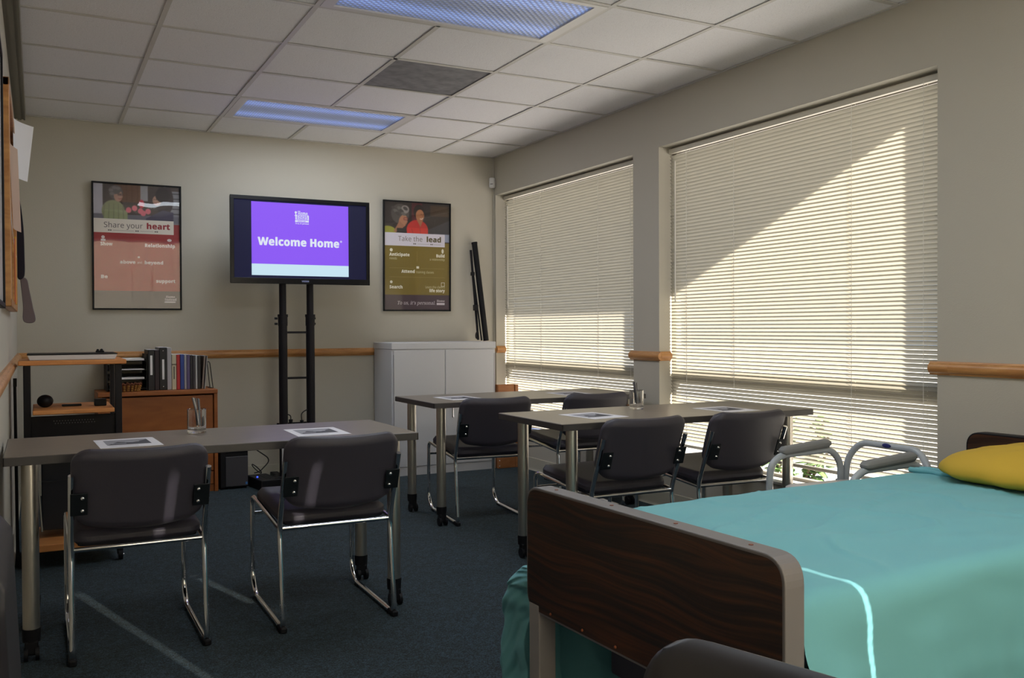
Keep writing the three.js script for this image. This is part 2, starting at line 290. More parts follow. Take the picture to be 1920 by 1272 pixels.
// ───────────────────────── outdoors: paving, eave, shrubs ─────────────────────────
struct('ground', bx(-40, 40, -0.4, -0.12, -40, 50), M.concrete, 'pale concrete paving outside', 'paving');
struct('eave', merge([bx(XO, 0.86, 2.45, 2.62, -3, 5.02)]), M.stucco, 'flat roof overhang above the side windows', 'eave');
struct('roof', bx(XL - 0.4, XO + 0.02, 3.0, 3.15, -0.4, ZR + 0.4), M.stucco, 'flat roof', 'roof');
function shrub(name, label, x, z, h, n, sp, leafy) {
  const t = thing(name, label, 'shrub', [x, -0.12, z]);
  const st = [], lf = [];
  for (let i = 0; i < n; i++) {
    const a = rr(0, 6.28), tip = V(Math.cos(a) * sp * rr(0.4, 1), h * rr(0.7, 1), Math.sin(a) * sp * rr(0.4, 1));
    st.push(rod([[0, 0, 0], [tip.x * 0.3, tip.y * 0.5, tip.z * 0.3], tip], 0.009, 0.2, 5));
    for (let k = 0; k < leafy; k++) { const q = tip.clone().multiplyScalar(rr(0.45, 1.02)); q.x *= rr(0.7, 1.1); q.z *= rr(0.7, 1.1); lf.push(metric(new THREE.SphereGeometry(1, 6, 4).scale(0.03, 0.006, 0.055).rotateX(rr(-0.9, 0.9)).rotateY(rr(0, 6.28)).translate(q.x + rr(-0.05, 0.05), q.y + rr(-0.05, 0.05), q.z + rr(-0.05, 0.05)))); }
  }
  part('stem', merge(st), M.bark, t); const l = part('foliage', merge(lf), M.leaf, t); l.userData.kind = 'stuff';
}
shrub('garden_shrub', 'leafy shrub outside the far window', 0.55, 3.0, 0.75, 9, 0.32, 16);
shrub('garden_shrub', 'loose shrub outside the pillar between the windows', 0.8, 4.3, 1.25, 7, 0.35, 9);

// ───────────────────────── ceiling lights ─────────────────────────
const prism = tex(512, 256, (u, v, x, y) => { const a = Math.abs(((x + y) % 16) - 8) / 8, b = Math.abs(((x - y + 512) % 16) - 8) / 8; return 255 * Math.min(1, Math.max(0, (a + b) * 0.5)); }, { srgb: false });
const glow = tex(512, 256, (u, v, x, y) => {               // two tubes seen through the prisms
  const a = Math.abs(((x + y) % 16) - 8) / 8, b = Math.abs(((x - y + 512) % 16) - 8) / 8, cell = 0.55 + 0.9 * Math.max(0, a * b);
  const tube = Math.exp(-(((v - 0.2) / 0.15) ** 2)) + Math.exp(-(((v - 0.8) / 0.15) ** 2));
  const k = (0.5 + 0.5 * tube) * cell; return [105 * k, 135 * k, 205 * k];
});
M.lens = std([0.34, 0.37, 0.42], { roughness: 0.25, emissive: new THREE.Color(1, 1, 1), emissiveMap: glow, emissiveIntensity: 1.7, bumpMap: prism, bumpScale: 0.004 });
M.troffer = std([0.66, 0.64, 0.62], { roughness: 0.4 });
function troffer(z0, label) {
  const x0 = -2.403 + 0.013, x1 = -1.183 - 0.013, z1 = z0 + 0.6096 - 0.013; z0 += 0.013;
  const t = thing('ceiling_light', label, 'ceiling light', [(x0 + x1) / 2, H, (z0 + z1) / 2]);
  const w = x1 - x0, d = z1 - z0;
  part('housing', bx(-w / 2, w / 2, 0.012, 0.11, -d / 2, d / 2), M.troffer, t);
  part('door_frame', merge([bx(-w / 2, w / 2, -0.002, 0.012, -d / 2, -d / 2 + 0.03), bx(-w / 2, w / 2, -0.002, 0.012, d / 2 - 0.03, d / 2), bx(-w / 2, -w / 2 + 0.055, -0.002, 0.012, -d / 2 + 0.03, d / 2 - 0.03), bx(w / 2 - 0.055, w / 2, -0.002, 0.012, -d / 2 + 0.03, d / 2 - 0.03)]), M.troffer, t);
  const pl = new THREE.PlaneGeometry(w - 0.11, d - 0.06).rotateX(Math.PI / 2).translate(0, 0.006, 0);
  part('prismatic_lens', pl, M.lens, t);
  const l = new THREE.RectAreaLight(new THREE.Color().setRGB(0.86, 0.93, 1.0), 13.0, w - 0.11, d - 0.06);
  l.position.set(t.position.x, H - 0.004, t.position.z); l.rotation.x = -Math.PI / 2; scene.add(l);
}
troffer(0.57, 'long ceiling light with bluish prismatic lens near the end wall');
troffer(3.008, 'long ceiling light with bluish prismatic lens cut by the top edge');
troffer(5.4464, 'added unseen long ceiling light above the hospital bed');  // added fill light out of view, placed on the spacing of the visible fittings

// ───────────────────────── television on its stand ─────────────────────────
function canvas(w, h, draw) { const c = document.createElement('canvas'); c.width = w; c.height = h; const g = c.getContext('2d'); draw(g, w, h); const t = new THREE.CanvasTexture(c); t.colorSpace = THREE.SRGBColorSpace; t.magFilter = THREE.LinearFilter; return t; }
function fit(g, s, x, y, w, font, size, align = 'left') {     // text squeezed or stretched to a width
  g.font = `${font} ${size}px sans-serif`; g.textAlign = 'left'; const m = g.measureText(s).width, k = w / m; g.save(); g.translate(align === 'right' ? x - w : align === 'center' ? x - w / 2 : x, y); g.scale(k, 1); g.fillText(s, 0, 0); if (font === 'bold') { g.lineWidth = size * 0.045; g.strokeStyle = g.fillStyle; g.lineJoin = 'round'; g.strokeText(s, 0, 0); } g.restore();
}
const tvTex = canvas(1024, 600, (g, W, Hh) => {
  g.fillStyle = 'rgb(14,16,52)'; g.fillRect(0, 0, W, Hh);
  const x0 = 128, x1 = 879; g.fillStyle = 'rgb(146,92,255)'; g.fillRect(x0, 14, x1 - x0, 560);
  g.fillStyle = 'rgb(208,238,252)'; g.fillRect(x0, 490, x1 - x0, 88);
  g.fillStyle = 'rgb(232,240,255)'; fit(g, 'Welcome Home', 176, 345, 630, 'bold', 82); g.font = 'bold 22px sans-serif'; g.fillText('®', 810, 305);
  g.font = 'bold 52px serif'; const T = (s, x, y, w) => { g.save(); g.translate(x, y); g.scale(w / g.measureText(s).width, 1); g.fillText(s, 0, 0); g.restore(); };
  T('Home', 478, 108, 78); T('Instead', 466, 138, 96); g.beginPath(); g.arc(464, 82, 9, 0, 7); g.fill(); g.fillRect(460, 90, 7, 48); g.fillRect(454, 104, 20, 5);
  g.fillRect(458, 142, 106, 15); g.fillRect(560, 104, 5, 36); g.fillStyle = 'rgb(146,92,255)'; g.font = 'bold 10px sans-serif'; g.fillText('SENIOR CARE', 476, 154);
  g.fillStyle = 'rgb(232,240,255)'; g.font = 'italic bold 15px serif'; T('To us, it’s personal.', 458, 173, 108);
});
const tvZ = 0.415;
const tv = thing('television', 'flat black television showing a purple Welcome Home slide', 'television', [-1.80, 1.49, tvZ]);
part('casing', merge([rbx(-0.52, 0.52, 0, 0.634, -0.036, -0.006, 0.006), bx(-0.34, 0.34, 0.1, 0.5, -0.04, -0.03)]), M.black, tv);
part('bezel', merge([rbx(-0.522, 0.522, -0.002, 0.042, -0.01, 0.004, 0.003), rbx(-0.522, 0.522, 0.606, 0.636, -0.01, 0.004, 0.003), rbx(-0.522, -0.494, 0.04, 0.608, -0.01, 0.004, 0.003), rbx(0.494, 0.522, 0.04, 0.608, -0.01, 0.004, 0.003)]), M.blackGloss, tv);
M.screen = std([0.01, 0.01, 0.012], { roughness: 0.5, specularIntensity: 0.3, emissive: new THREE.Color(1, 1, 1), emissiveMap: tvTex, emissiveIntensity: 1.35 });
part('screen', new THREE.PlaneGeometry(0.99, 0.57).translate(0, 0.324, -0.002), M.screen, tv);
M.bezelLogo = std([0.02, 0.02, 0.02], { map: canvas(128, 32, (g) => { g.fillStyle = 'rgb(6,6,8)'; g.fillRect(0, 0, 128, 32); g.fillStyle = 'rgb(150,160,210)'; fit(g, 'VIZIO', 8, 27, 112, 'bold', 30); }) });
M.bezelLogo.color.setRGB(1, 1, 1);
part('maker_mark', new THREE.PlaneGeometry(0.06, 0.015).translate(0.02, 0.02, 0.0046), M.bezelLogo, tv);
{ const l = new THREE.RectAreaLight(new THREE.Color().setRGB(0.36, 0.2, 1.0), 0.3, 0.72, 0.55); l.position.set(-1.81, 1.81, tvZ + 0.012); l.rotation.y = Math.PI; scene.add(l); }

const stand = thing('television_stand', 'tall black twin-post television stand with cross rungs', 'stand', [-1.83, 0, 0.345]);
for (const s of [-1, 1]) {
  const p = part('post', merge([cyl(0.032, 0.032, 1.21, s * 0.103, 0.05, 0, 20), cyl(0.026, 0.026, 0.72, s * 0.103, 1.2, 0, 20)]), M.blackMetal, stand);
  part('collar', merge([cyl(0.038, 0.038, 0.02, s * 0.103, 1.245, 0), cyl(0.035, 0.035, 0.07, s * 0.103, 1.18, 0)]), M.blackMetal, p);
  for (const y of [1.195, 1.235]) part('clamp_knob', cyl(0.009, 0.009, 0.02, 0, 0, 0, 10).rotateZ(Math.PI / 2).translate(s * 0.143, y, 0), M.black, p);
}
for (const y of [1.13, 0.788]) part('rung', bx(-0.1, 0.1, y - 0.008, y + 0.008, -0.008, 0.008), M.blackMetal, stand);
part('mounting_plate', bx(-0.26, 0.26, 1.62, 2.0, 0.0, 0.012), M.blackMetal, stand);
part('cable_tray', merge([bx(-0.14, 0.14, 0.405, 0.42, -0.06, 0.08), bx(-0.14, 0.14, 0.42, 0.45, -0.062, -0.056)]), M.blackMetal, stand);
part('base', merge([rbx(-0.17, 0.17, 0.02, 0.06, -0.05, 0.05, 0.006), rbx(-0.145, -0.085, 0.015, 0.055, -0.28, 0.34, 0.008), rbx(0.085, 0.145, 0.015, 0.055, -0.28, 0.34, 0.008)]), M.blackMetal, stand);
for (const [x, z] of [[-0.115, 0.3], [0.115, 0.3], [-0.115, -0.24], [0.115, -0.24]]) part('foot', cyl(0.018, 0.014, 0.018, x, 0, z, 12), M.black, stand);
single('power_plug', 'black power plug standing in the stand tray by the left post', 'plug', merge([cyl(0.011, 0.016, 0.06, 0, 0, 0, 12), rod([[0, 0.05, 0], [0, 0.09, 0], [-0.03, 0.1, 0]], 0.004, 0.03, 6)]), M.black, [-1.883, 0.42, 0.36]);
single('power_plug', 'black power plug standing in the stand tray by the right post', 'plug', merge([cyl(0.011, 0.014, 0.05, 0, 0, 0, 12), rod([[0, 0.04, 0], [-0.005, 0.1, 0], [0.03, 0.125, 0], [0.075, 0.13, -0.005]], 0.004, 0.03, 6)]), M.black, [-1.80, 0.42, 0.36]);
const rt = thing('media_box', 'small black box with a blue light on the floor', 'media box', [-2.085, 0, 0.42], 0.12);
part('case', rbx(-0.09, 0.06, 0.0, 0.075, -0.16, 0.16, 0.008), M.black, rt);
part('indicator_light', sph(0.007, -0.062, 0.078, 0.0, 8, 6), std([0, 0, 0.02], { emissive: new THREE.Color(0.05, 0.1, 1), emissiveIntensity: 3 }), rt);
part('vent_slot', merge([0, 1, 2, 3].map((i) => bx(-0.02 + i * 0.02, -0.01 + i * 0.02, 0.075, 0.0765, -0.05, 0.12))), M.bracket, rt);
single('cable', 'black cable looping from the desktop computer to the stand', 'cable', rod([[-2.19, 0.30, 0.18], [-2.12, 0.26, 0.2], [-2.0, 0.17, 0.22], [-2.09, 0.09, 0.25], [-2.13, 0.08, 0.24]], 0.0045, 0.05, 6), M.black);
single('cable', 'black cable curled on top of the small media box', 'cable', rod(Array.from({ length: 15 }, (_, i) => [-2.13 + 0.035 * Math.cos(i / 14 * 6.1), 0.125 + 0.035 * Math.sin(i / 14 * 6.1 - 1.2), 0.33 + 0.006 * i / 14]), 0.004, 0.01, 6), M.black);
const ch = thing('cable_channel', 'grey metal upright beside the stand foot', 'upright', [-2.0, 0, 0.62]);
part('rail', bx(-0.012, 0.012, 0, 0.40, -0.01, 0.01), M.greySteel, ch); part('foot', bx(-0.03, 0.03, 0, 0.01, -0.03, 0.03), M.black, ch);

// ───────────────────────── framed posters ─────────────────────────
function blob(g, c, x, y, rx, ry, rot = 0) { g.fillStyle = c; g.beginPath(); g.ellipse(x, y, rx, ry, rot, 0, 7); g.fill(); }
function soften(g, w, h) { const c = document.createElement('canvas'); c.width = w; c.height = h; const q = c.getContext('2d'); q.filter = 'blur(3px)'; q.drawImage(g.canvas, 0, 0, w, h, 0, 0, w, h); g.drawImage(c, 0, 0); }
const heartTex = canvas(800, 1200, (g, W, Hh) => {
  g.fillStyle = 'rgb(74,62,60)'; g.fillRect(0, 0, W, 420); g.fillStyle = 'rgb(176,172,184)'; g.fillRect(0, 0, 85, 340); g.fillStyle = 'rgb(104,70,52)'; g.fillRect(190, 0, 250, 170); g.fillStyle = 'rgb(84,54,40)'; for (let i = 0; i < 5; i++) g.fillRect(200 + i * 50, 0, 5, 170);
  g.fillStyle = 'rgb(170,168,172)'; g.fillRect(430, 0, 70, 150); g.fillStyle = 'rgb(110,108,116)'; for (let i = 0; i < 6; i++) g.fillRect(436 + i * 12, 0, 4, 150);
  g.fillStyle = 'rgb(132,132,140)'; g.fillRect(690, 40, 110, 330); g.fillStyle = 'rgb(70,66,72)'; for (let i = 0; i < 5; i++) g.fillRect(690, 60 + i * 50, 110, 10);
  g.fillStyle = 'rgb(112,110,122)'; g.fillRect(0, 290, W, 70);
  blob(g, 'rgb(138,142,106)', 180, 260, 105, 105); g.fillStyle = 'rgb(150,156,118)'; g.fillRect(90, 250, 220, 90); g.strokeStyle = 'rgb(112,116,90)'; g.lineWidth = 5; for (let i = 0; i < 5; i++) { g.beginPath(); g.moveTo(100 + i * 42, 190); g.lineTo(90 + i * 46, 340); g.stroke(); }
  blob(g, 'rgb(92,84,84)', 205, 82, 64, 72); blob(g, 'rgb(178,138,122)', 225, 112, 40, 56); blob(g, 'rgb(98,90,90)', 195, 58, 56, 40);
  blob(g, 'rgb(58,48,52)', 655, 130, 85, 150); blob(g, 'rgb(186,144,126)', 585, 140, 42, 50); blob(g, 'rgb(48,40,44)', 640, 85, 70, 70); g.fillStyle = 'rgb(74,70,92)'; g.beginPath(); g.moveTo(480, 320); g.lineTo(640, 230); g.lineTo(740, 250); g.lineTo(740, 360); g.lineTo(480, 350); g.fill();
  blob(g, 'rgb(206,64,84)', 440, 180, 26, 42); for (const [x, y] of [[320, 245], [375, 225], [430, 250], [500, 250], [455, 270]]) blob(g, 'rgb(220,112,128)', x, y, 26, 28);
  const face = (x, y, dir, skin, lip) => { blob(g, skin, x + dir * 34, y + 6, 9, 12); g.fillStyle = 'rgb(40,30,30)'; blob(g, 'rgb(44,34,34)', x + dir * 8, y - 12, 5, 4); blob(g, 'rgb(44,34,34)', x + dir * 26, y - 12, 4, 4); g.strokeStyle = lip; g.lineWidth = 5; g.beginPath(); g.arc(x + dir * 16, y + 18, 14, 0.2, 2.6); g.stroke(); };
  face(225, 112, 1, 'rgb(172,132,116)', 'rgb(140,60,60)'); g.strokeStyle = 'rgb(70,60,64)'; g.lineWidth = 3; g.strokeRect(222, 92, 22, 16); g.strokeRect(248, 92, 16, 16); face(585, 140, -1, 'rgb(180,138,120)', 'rgb(150,60,64)'); for (const [x, y] of [[160, 60], [190, 36], [225, 40], [170, 95]]) blob(g, 'rgb(122,114,116)', x, y, 22, 16);
  soften(g, W, 420);
  g.fillStyle = 'rgb(160,46,52)'; g.fillRect(0, 420, W, 610); g.fillStyle = 'rgb(74,60,74)'; g.fillRect(0, 1030, W, 170);
  g.fillStyle = 'rgb(150,44,50)'; g.fillRect(740, 370, 60, 100); g.fillStyle = 'rgb(226,218,208)'; g.fillRect(0, 335, 742, 135);
  g.fillStyle = 'rgb(104,98,98)'; fit(g, 'Share your', 90, 420, 360, '', 72); g.fillStyle = 'rgb(152,40,52)'; fit(g, 'heart', 482, 420, 225, 'bold', 76);
  g.fillStyle = 'rgb(110,100,100)'; for (const x of [130, 380, 560]) { g.fillRect(x, 440, 14, 12); g.fillRect(x + 18, 440, 14, 12); }  g.fillStyle = 'rgb(180,172,166)'; g.fillRect(175, 444, 190, 5); g.fillRect(425, 444, 125, 5);
  g.fillStyle = 'rgb(232,220,222)'; fit(g, 'Show', 60, 595, 110, 'bold', 44); fit(g, 'Relationship', 755, 598, 290, 'bold', 44, 'right'); fit(g, 'above', 235, 765, 145, 'bold', 42); fit(g, 'and', 395, 762, 46, '', 30); fit(g, 'beyond', 462, 765, 180, 'bold', 42); fit(g, 'Be', 60, 910, 65, 'bold', 44); fit(g, 'support', 755, 945, 185, 'bold', 44, 'right');
  blob(g, 'rgb(232,220,222)', 85, 515, 16, 16); g.fillRect(65, 532, 42, 20); blob(g, 'rgb(232,220,222)', 700, 525, 22, 14); blob(g, 'rgb(232,220,222)', 410, 700, 12, 10);
  g.fillStyle = 'rgb(225,215,222)'; g.font = 'bold 30px serif'; g.fillText('Home', 662, 1095); g.fillText('Instead', 652, 1122); g.fillRect(650, 1130, 105, 12);
});
const leadTex = canvas(800, 1200, (g, W, Hh) => {
  g.fillStyle = 'rgb(44,34,34)'; g.fillRect(0, 0, W, 440); g.fillStyle = 'rgb(84,30,38)'; g.fillRect(330, 0, 130, 330); g.fillStyle = 'rgb(70,52,36)'; g.fillRect(560, 20, 240, 120); g.fillStyle = 'rgb(60,58,64)'; g.beginPath(); g.moveTo(520, 300); g.lineTo(800, 180); g.lineTo(800, 400); g.lineTo(520, 400); g.fill(); g.fillStyle = 'rgb(150,156,180)'; g.fillRect(600, 340, 200, 90);
  blob(g, 'rgb(150,148,52)', 40, 330, 100, 60); blob(g, 'rgb(78,72,68)', 190, 130, 110, 110); blob(g, 'rgb(146,138,134)', 250, 80, 50, 46); blob(g, 'rgb(176,122,92)', 225, 210, 50, 72, 0.3); g.fillStyle = 'rgb(160,108,82)'; g.beginPath(); g.moveTo(110, 330); g.lineTo(180, 210); g.lineTo(240, 260); g.lineTo(190, 345); g.fill(); g.strokeStyle = 'rgb(120,40,40)'; g.lineWidth = 6; g.strokeRect(236, 172, 46, 24); g.fillStyle = 'rgb(30,26,28)'; g.fillRect(150, 290, 110, 60);
  blob(g, 'rgb(190,42,38)', 400, 300, 132, 110); blob(g, 'rgb(34,24,22)', 420, 100, 66, 82); blob(g, 'rgb(172,112,76)', 432, 140, 52, 68); g.fillStyle = 'rgb(166,106,72)'; g.beginPath(); g.moveTo(390, 190); g.lineTo(470, 190); g.lineTo(440, 270); g.fill(); g.fillStyle = 'rgb(206,50,42)'; g.fillRect(272, 280, 260, 75);
  blob(g, 'rgb(40,28,26)', 448, 126, 5, 4); blob(g, 'rgb(40,28,26)', 470, 128, 4, 4); blob(g, 'rgb(150,92,62)', 466, 146, 8, 10); g.strokeStyle = 'rgb(236,226,220)'; g.lineWidth = 7; g.beginPath(); g.arc(448, 160, 20, 0.3, 2.4); g.stroke(); g.strokeStyle = 'rgb(140,34,34)'; g.lineWidth = 4; g.beginPath(); g.moveTo(430, 270); g.lineTo(438, 352); g.moveTo(330, 290); g.lineTo(350, 352); g.stroke();
  blob(g, 'rgb(168,114,86)', 272, 214, 9, 12); blob(g, 'rgb(176,122,92)', 205, 195, 12, 18); g.strokeStyle = 'rgb(130,60,56)'; g.lineWidth = 5; g.beginPath(); g.moveTo(252, 246); g.lineTo(272, 240); g.stroke(); for (let i = 0; i < 7; i++) blob(g, i % 2 ? 'rgb(104,98,94)' : 'rgb(66,60,58)', 110 + i * 24, 70 + (i % 3) * 30, 30, 18, 0.5);
  soften(g, W, 440);
  g.fillStyle = 'rgb(124,104,28)'; g.fillRect(0, 440, W, 592); g.fillStyle = 'rgb(70,50,62)'; g.fillRect(0, 1032, W, 168);
  g.fillStyle = 'rgb(216,210,222)'; g.fillRect(0, 342, 742, 144); g.fillStyle = 'rgb(124,116,112)'; fit(g, 'Take the', 165, 432, 300, '', 74); g.fillStyle = 'rgb(88,78,44)'; fit(g, 'lead', 510, 432, 190, 'bold', 78);
  g.fillStyle = 'rgb(112,106,108)'; for (const x of [350, 560]) { g.fillRect(x, 452, 14, 14); g.fillRect(x + 19, 452, 14, 14); } g.fillStyle = 'rgb(172,168,172)'; g.fillRect(400, 457, 150, 5); g.fillRect(600, 457, 90, 5);
  g.fillStyle = 'rgb(238,234,220)'; fit(g, 'Anticipate', 60, 600, 245, 'bold', 46); fit(g, 'Build', 742, 602, 110, 'bold', 46, 'right'); fit(g, 'Attend', 205, 786, 165, 'bold', 46); fit(g, 'Search', 60, 962, 160, 'bold', 46); fit(g, 'life story', 742, 998, 195, 'bold', 46, 'right');
  g.fillStyle = 'rgb(206,198,160)'; fit(g, 'needs', 60, 640, 92, '', 36); fit(g, 'a relationship', 742, 640, 190, '', 34, 'right'); fit(g, 'training classes', 385, 788, 220, '', 38); fit(g, 'Learn the client’s', 742, 955, 245, '', 38, 'right');
  g.fillStyle = 'rgb(238,234,220)'; blob(g, 'rgb(232,228,210)', 82, 535, 18, 18); blob(g, 'rgb(232,228,210)', 715, 532, 14, 26); g.fillRect(388, 710, 32, 26); blob(g, 'rgb(232,228,210)', 82, 890, 16, 16); g.strokeStyle = 'rgb(232,228,210)'; g.lineWidth = 5; g.strokeRect(698, 890, 40, 42);
  g.fillStyle = 'rgb(170,152,92)'; g.fillRect(395, 540, 2, 120); g.fillRect(60, 732, 300, 2); g.fillRect(440, 732, 300, 2); g.fillRect(60, 832, 680, 2);
  g.font = 'italic 52px serif'; g.fillStyle = 'rgb(212,202,210)'; g.fillText('To us, it’s personal.', 150, 1140); g.font = 'bold 34px serif'; g.fillText('Home', 640, 1110); g.fillRect(640, 1120, 100, 24);
});
function poster(t, x, y, map, label, lean) {
  const o = thing('framed_poster', label, 'poster', [x, y, 0]);
  const w = 0.302, h = 0.458;
  const body = new THREE.Group(); o.add(body);
  part('frame', merge([rbx(-w, w, -h, -h + 0.012, 0, 0.02, 0.002), rbx(-w, w, h - 0.012, h, 0, 0.02, 0.002), rbx(-w, -w + 0.012, -h, h, 0, 0.02, 0.002), rbx(w - 0.012, w, -h, h, 0, 0.02, 0.002), bx(-w + 0.005, w - 0.005, -h + 0.005, h - 0.005, 0.0, 0.004)]), M.black, o);
  part('print', new THREE.PlaneGeometry(2 * w - 0.022, 2 * h - 0.022).translate(0, 0, 0.008), std([1, 1, 1], { map, roughness: 0.6 }), o);
  part('acrylic_sheet', new THREE.PlaneGeometry(2 * w - 0.022, 2 * h - 0.022, 1, 1).translate(0, 0, 0.013), M.acrylic, o);
  o.remove(body); o.position.z = 0.003 + Math.sin(lean) * h; o.rotation.x = lean;
}
poster(0, -2.903, 1.758, heartTex, 'framed pink and red Share your heart poster', 0.85 * D2R);
poster(0, -0.726, 1.758, leadTex, 'framed olive Take the lead poster right of the television', 0.8 * D2R);

// ───────────────────────── grey steel cabinet and what is around it ─────────────────────────
const cab = thing('steel_cabinet', 'light grey two-door steel storage cabinet under the olive poster', 'cabinet', [-0.67, 0, 0]);
part('body', merge([rbx(-0.45, 0.45, 0.0, 1.03, 0.045, 0.452, 0.004), rbx(-0.452, 0.452, 0.99, 1.045, 0.04, 0.462, 0.006)]), M.greySteel, cab);
for (const s of [-1, 1]) {
  const d = part('door', rbx(s < 0 ? -0.435 : 0.003, s < 0 ? -0.003 : 0.435, 0.07, 0.982, 0.452, 0.462, 0.003), M.greySteel, cab);
  if (s > 0) { part('lock_handle', merge([cyl(0.016, 0.016, 0.012, 0, 0, 0, 16).rotateX(Math.PI / 2).translate(0.055, 0.545, 0.462), rbx(0.047, 0.063, 0.44, 0.55, 0.474, 0.484, 0.004)]), M.chrome, d); }
  part('hinge_seam', bx(s < 0 ? -0.4355 : 0.4345, s < 0 ? -0.4345 : 0.4355, 0.1, 0.95, 0.455, 0.4635), M.greyEdge, d);
}
part('kick_plate', bx(-0.44, 0.44, 0.0, 0.062, 0.45, 0.456), M.greySteel, cab);

const scr = thing('folded_projection_screen', 'folded black tripod projection screen leaning in the corner on the steel cabinet', 'projection screen', [-0.15, 1.045, 0.14]);
part('screen_tube', rod([[0.0, 0.002, 0], [-0.058, 0.84, -0.1]], 0.024, 0.01, 14), M.black, scr);
part('end_cap', rod([[-0.0575, 0.835, -0.0995], [-0.059, 0.85, -0.1015]], 0.026, 0.001, 14), M.blackMetal, scr);
part('extension_pole', rod([[-0.075, 0.01, 0.0], [-0.1, 0.78, -0.085]], 0.0105, 0.01, 10), M.blackMetal, scr);
part('tripod_leg', rod([[-0.052, 0.005, 0.02], [-0.098, 0.6, -0.05]], 0.008, 0.01, 8), M.black, scr);
part('clamp', rbx(-0.1, -0.07, 0.26, 0.31, -0.05, 0.0, 0.004), M.black, scr);
part('clamp', rbx(-0.11, -0.084, 0.56, 0.59, -0.075, -0.04, 0.003), M.black, scr);
part('carry_hook', rod([[-0.085, 0.09, 0.02], [-0.11, 0.06, 0.025], [-0.105, 0.02, 0.025], [-0.08, 0.03, 0.02]], 0.006, 0.02, 8), M.black, scr);

const box = thing('wooden_magazine_rack', 'narrow brown wooden rack between steel cabinet and window', 'wooden rack', [-0.11, 0, 0.33]);
part('front_panel', rbx(-0.10, 0.055, 0.09, 0.69, 0.13, 0.15, 0.006), M.crate, box);
part('stile', rbx(0.057, 0.085, 0.0, 0.685, 0.10, 0.16, 0.004), M.crate, box);
part('side_panel', merge([rbx(-0.102, -0.09, 0, 0.69, -0.2, 0.13, 0.003), rbx(0.072, 0.085, 0, 0.66, -0.2, 0.1, 0.003)]), M.crate, box);
const br = part('bottom_rail', rbx(-0.102, 0.057, 0.0, 0.085, 0.13, 0.155, 0.003), M.crate, box);
for (const y of [0.02, 0.065]) part('screw', sph(0.0055, -0.09, y, 0.155, 8, 6), M.chrome, br);

const sens = thing('motion_sensor', 'small white motion sensor high in the room corner', 'sensor', [-0.027, 2.375, 0.027], -0.78);
part('casing', rbx(-0.026, 0.026, 0, 0.092, -0.02, 0.022, 0.014, 4), M.white, sens); part('lens', rbx(-0.012, 0.012, 0.03, 0.036, 0.02, 0.024, 0.0015), M.greyEdge, sens);
single('sensor_wire', 'thin cream wire running up the corner from the sensor', 'wire', merge([rod([[-0.008, 2.46, 0.012], [-0.008, H, 0.012]], 0.0035, 0.01, 6), rod([[-0.006, 0.11, 0.01], [-0.006, 2.38, 0.01]], 0.0035, 0.01, 6)]), M.offWhite);

// ───────────────────────── wooden credenza with office things ─────────────────────────
const cr = thing('wooden_credenza', 'brown wooden credenza against the end wall behind the left table', 'cabinet', [-2.79, 0, 0.02]);
part('carcass', merge([rbx(-0.41, 0.37, 0.70, 0.73, 0.0, 0.415, 0.004), rbx(0.345, 0.37, 0, 0.70, 0.0, 0.405, 0.003), rbx(-0.41, -0.385, 0, 0.70, 0.0, 0.405, 0.003), bx(-0.39, 0.35, 0.0, 0.05, 0.0, 0.38), bx(-0.39, 0.35, 0, 0.7, 0.0, 0.01)]), M.cherry, cr);
part('front_panel', rbx(-0.382, 0.340, 0.15, 0.69, 0.375, 0.395, 0.003), M.cherry, cr);
part('drawer_front', rbx(-0.382, 0.340, 0.055, 0.142, 0.375, 0.395, 0.003), M.cherry, cr);
const CT = 0.73;
const lt = thing('letter_tray', 'black stacked letter tray on the wooden credenza', 'letter tray', [-3.00, CT, 0.17]);
for (let k = 0; k < 4; k++) part('tray', merge([bx(-0.13, 0.12, 0.012 + k * 0.065, 0.016 + k * 0.065, -0.15, 0.15), bx(-0.13, -0.127, 0.012 + k * 0.065, 0.04 + k * 0.065, -0.15, 0.15), bx(0.117, 0.12, 0.012 + k * 0.065, 0.04 + k * 0.065, -0.15, 0.15), bx(-0.13, 0.12, 0.012 + k * 0.065, 0.045 + k * 0.065, -0.15, -0.147)]), M.black, lt);
part('side_frame', merge([bx(0.12, 0.126, 0, 0.255, -0.15, 0.15), bx(-0.136, -0.13, 0, 0.255, -0.15, 0.15)]), M.black, lt);
for (const [k, c] of [[3, 'topmost tray'], [2, 'second tray from the top'], [1, 'third tray from the top']]) single('paper_stack', `white papers lying in the ${c} of the letter tray`, 'papers', bx(-0.11, 0.105, 0, k === 2 ? 0.006 : 0.013, -0.12, 0.147), M.paper, [-3.00, CT + 0.0165 + k * 0.065, 0.17], 0, 'papers in the letter tray');
const bk = thing('wicker_basket', 'small oblong wicker basket in front of the letter tray', 'basket', [-3.02, CT, 0.377]);
M.wicker = paint(150, 104, 44, { roughness: 0.8 }); M.wickerDark = paint(104, 54, 26, { roughness: 0.8 });
for (let k = 0; k < 4; k++) { const g = []; for (let i = 0; i < 22; i++) { const a = i / 22 * 6.2832; g.push(sph(0.009, Math.cos(a) * (0.085 + k * 0.004), 0.008 + k * 0.014 + (i % 2) * 0.003, Math.sin(a) * (0.04 + k * 0.003), 7, 5).scale(1, 1, 1)); } part('woven_band', merge(g), k === 3 ? M.wickerDark : M.wicker, bk); }
part('basket_base', cyl(0.08, 0.09, 0.05, 0, 0.002, 0, 20).scale(1, 1, 0.46), M.wickerDark, bk);
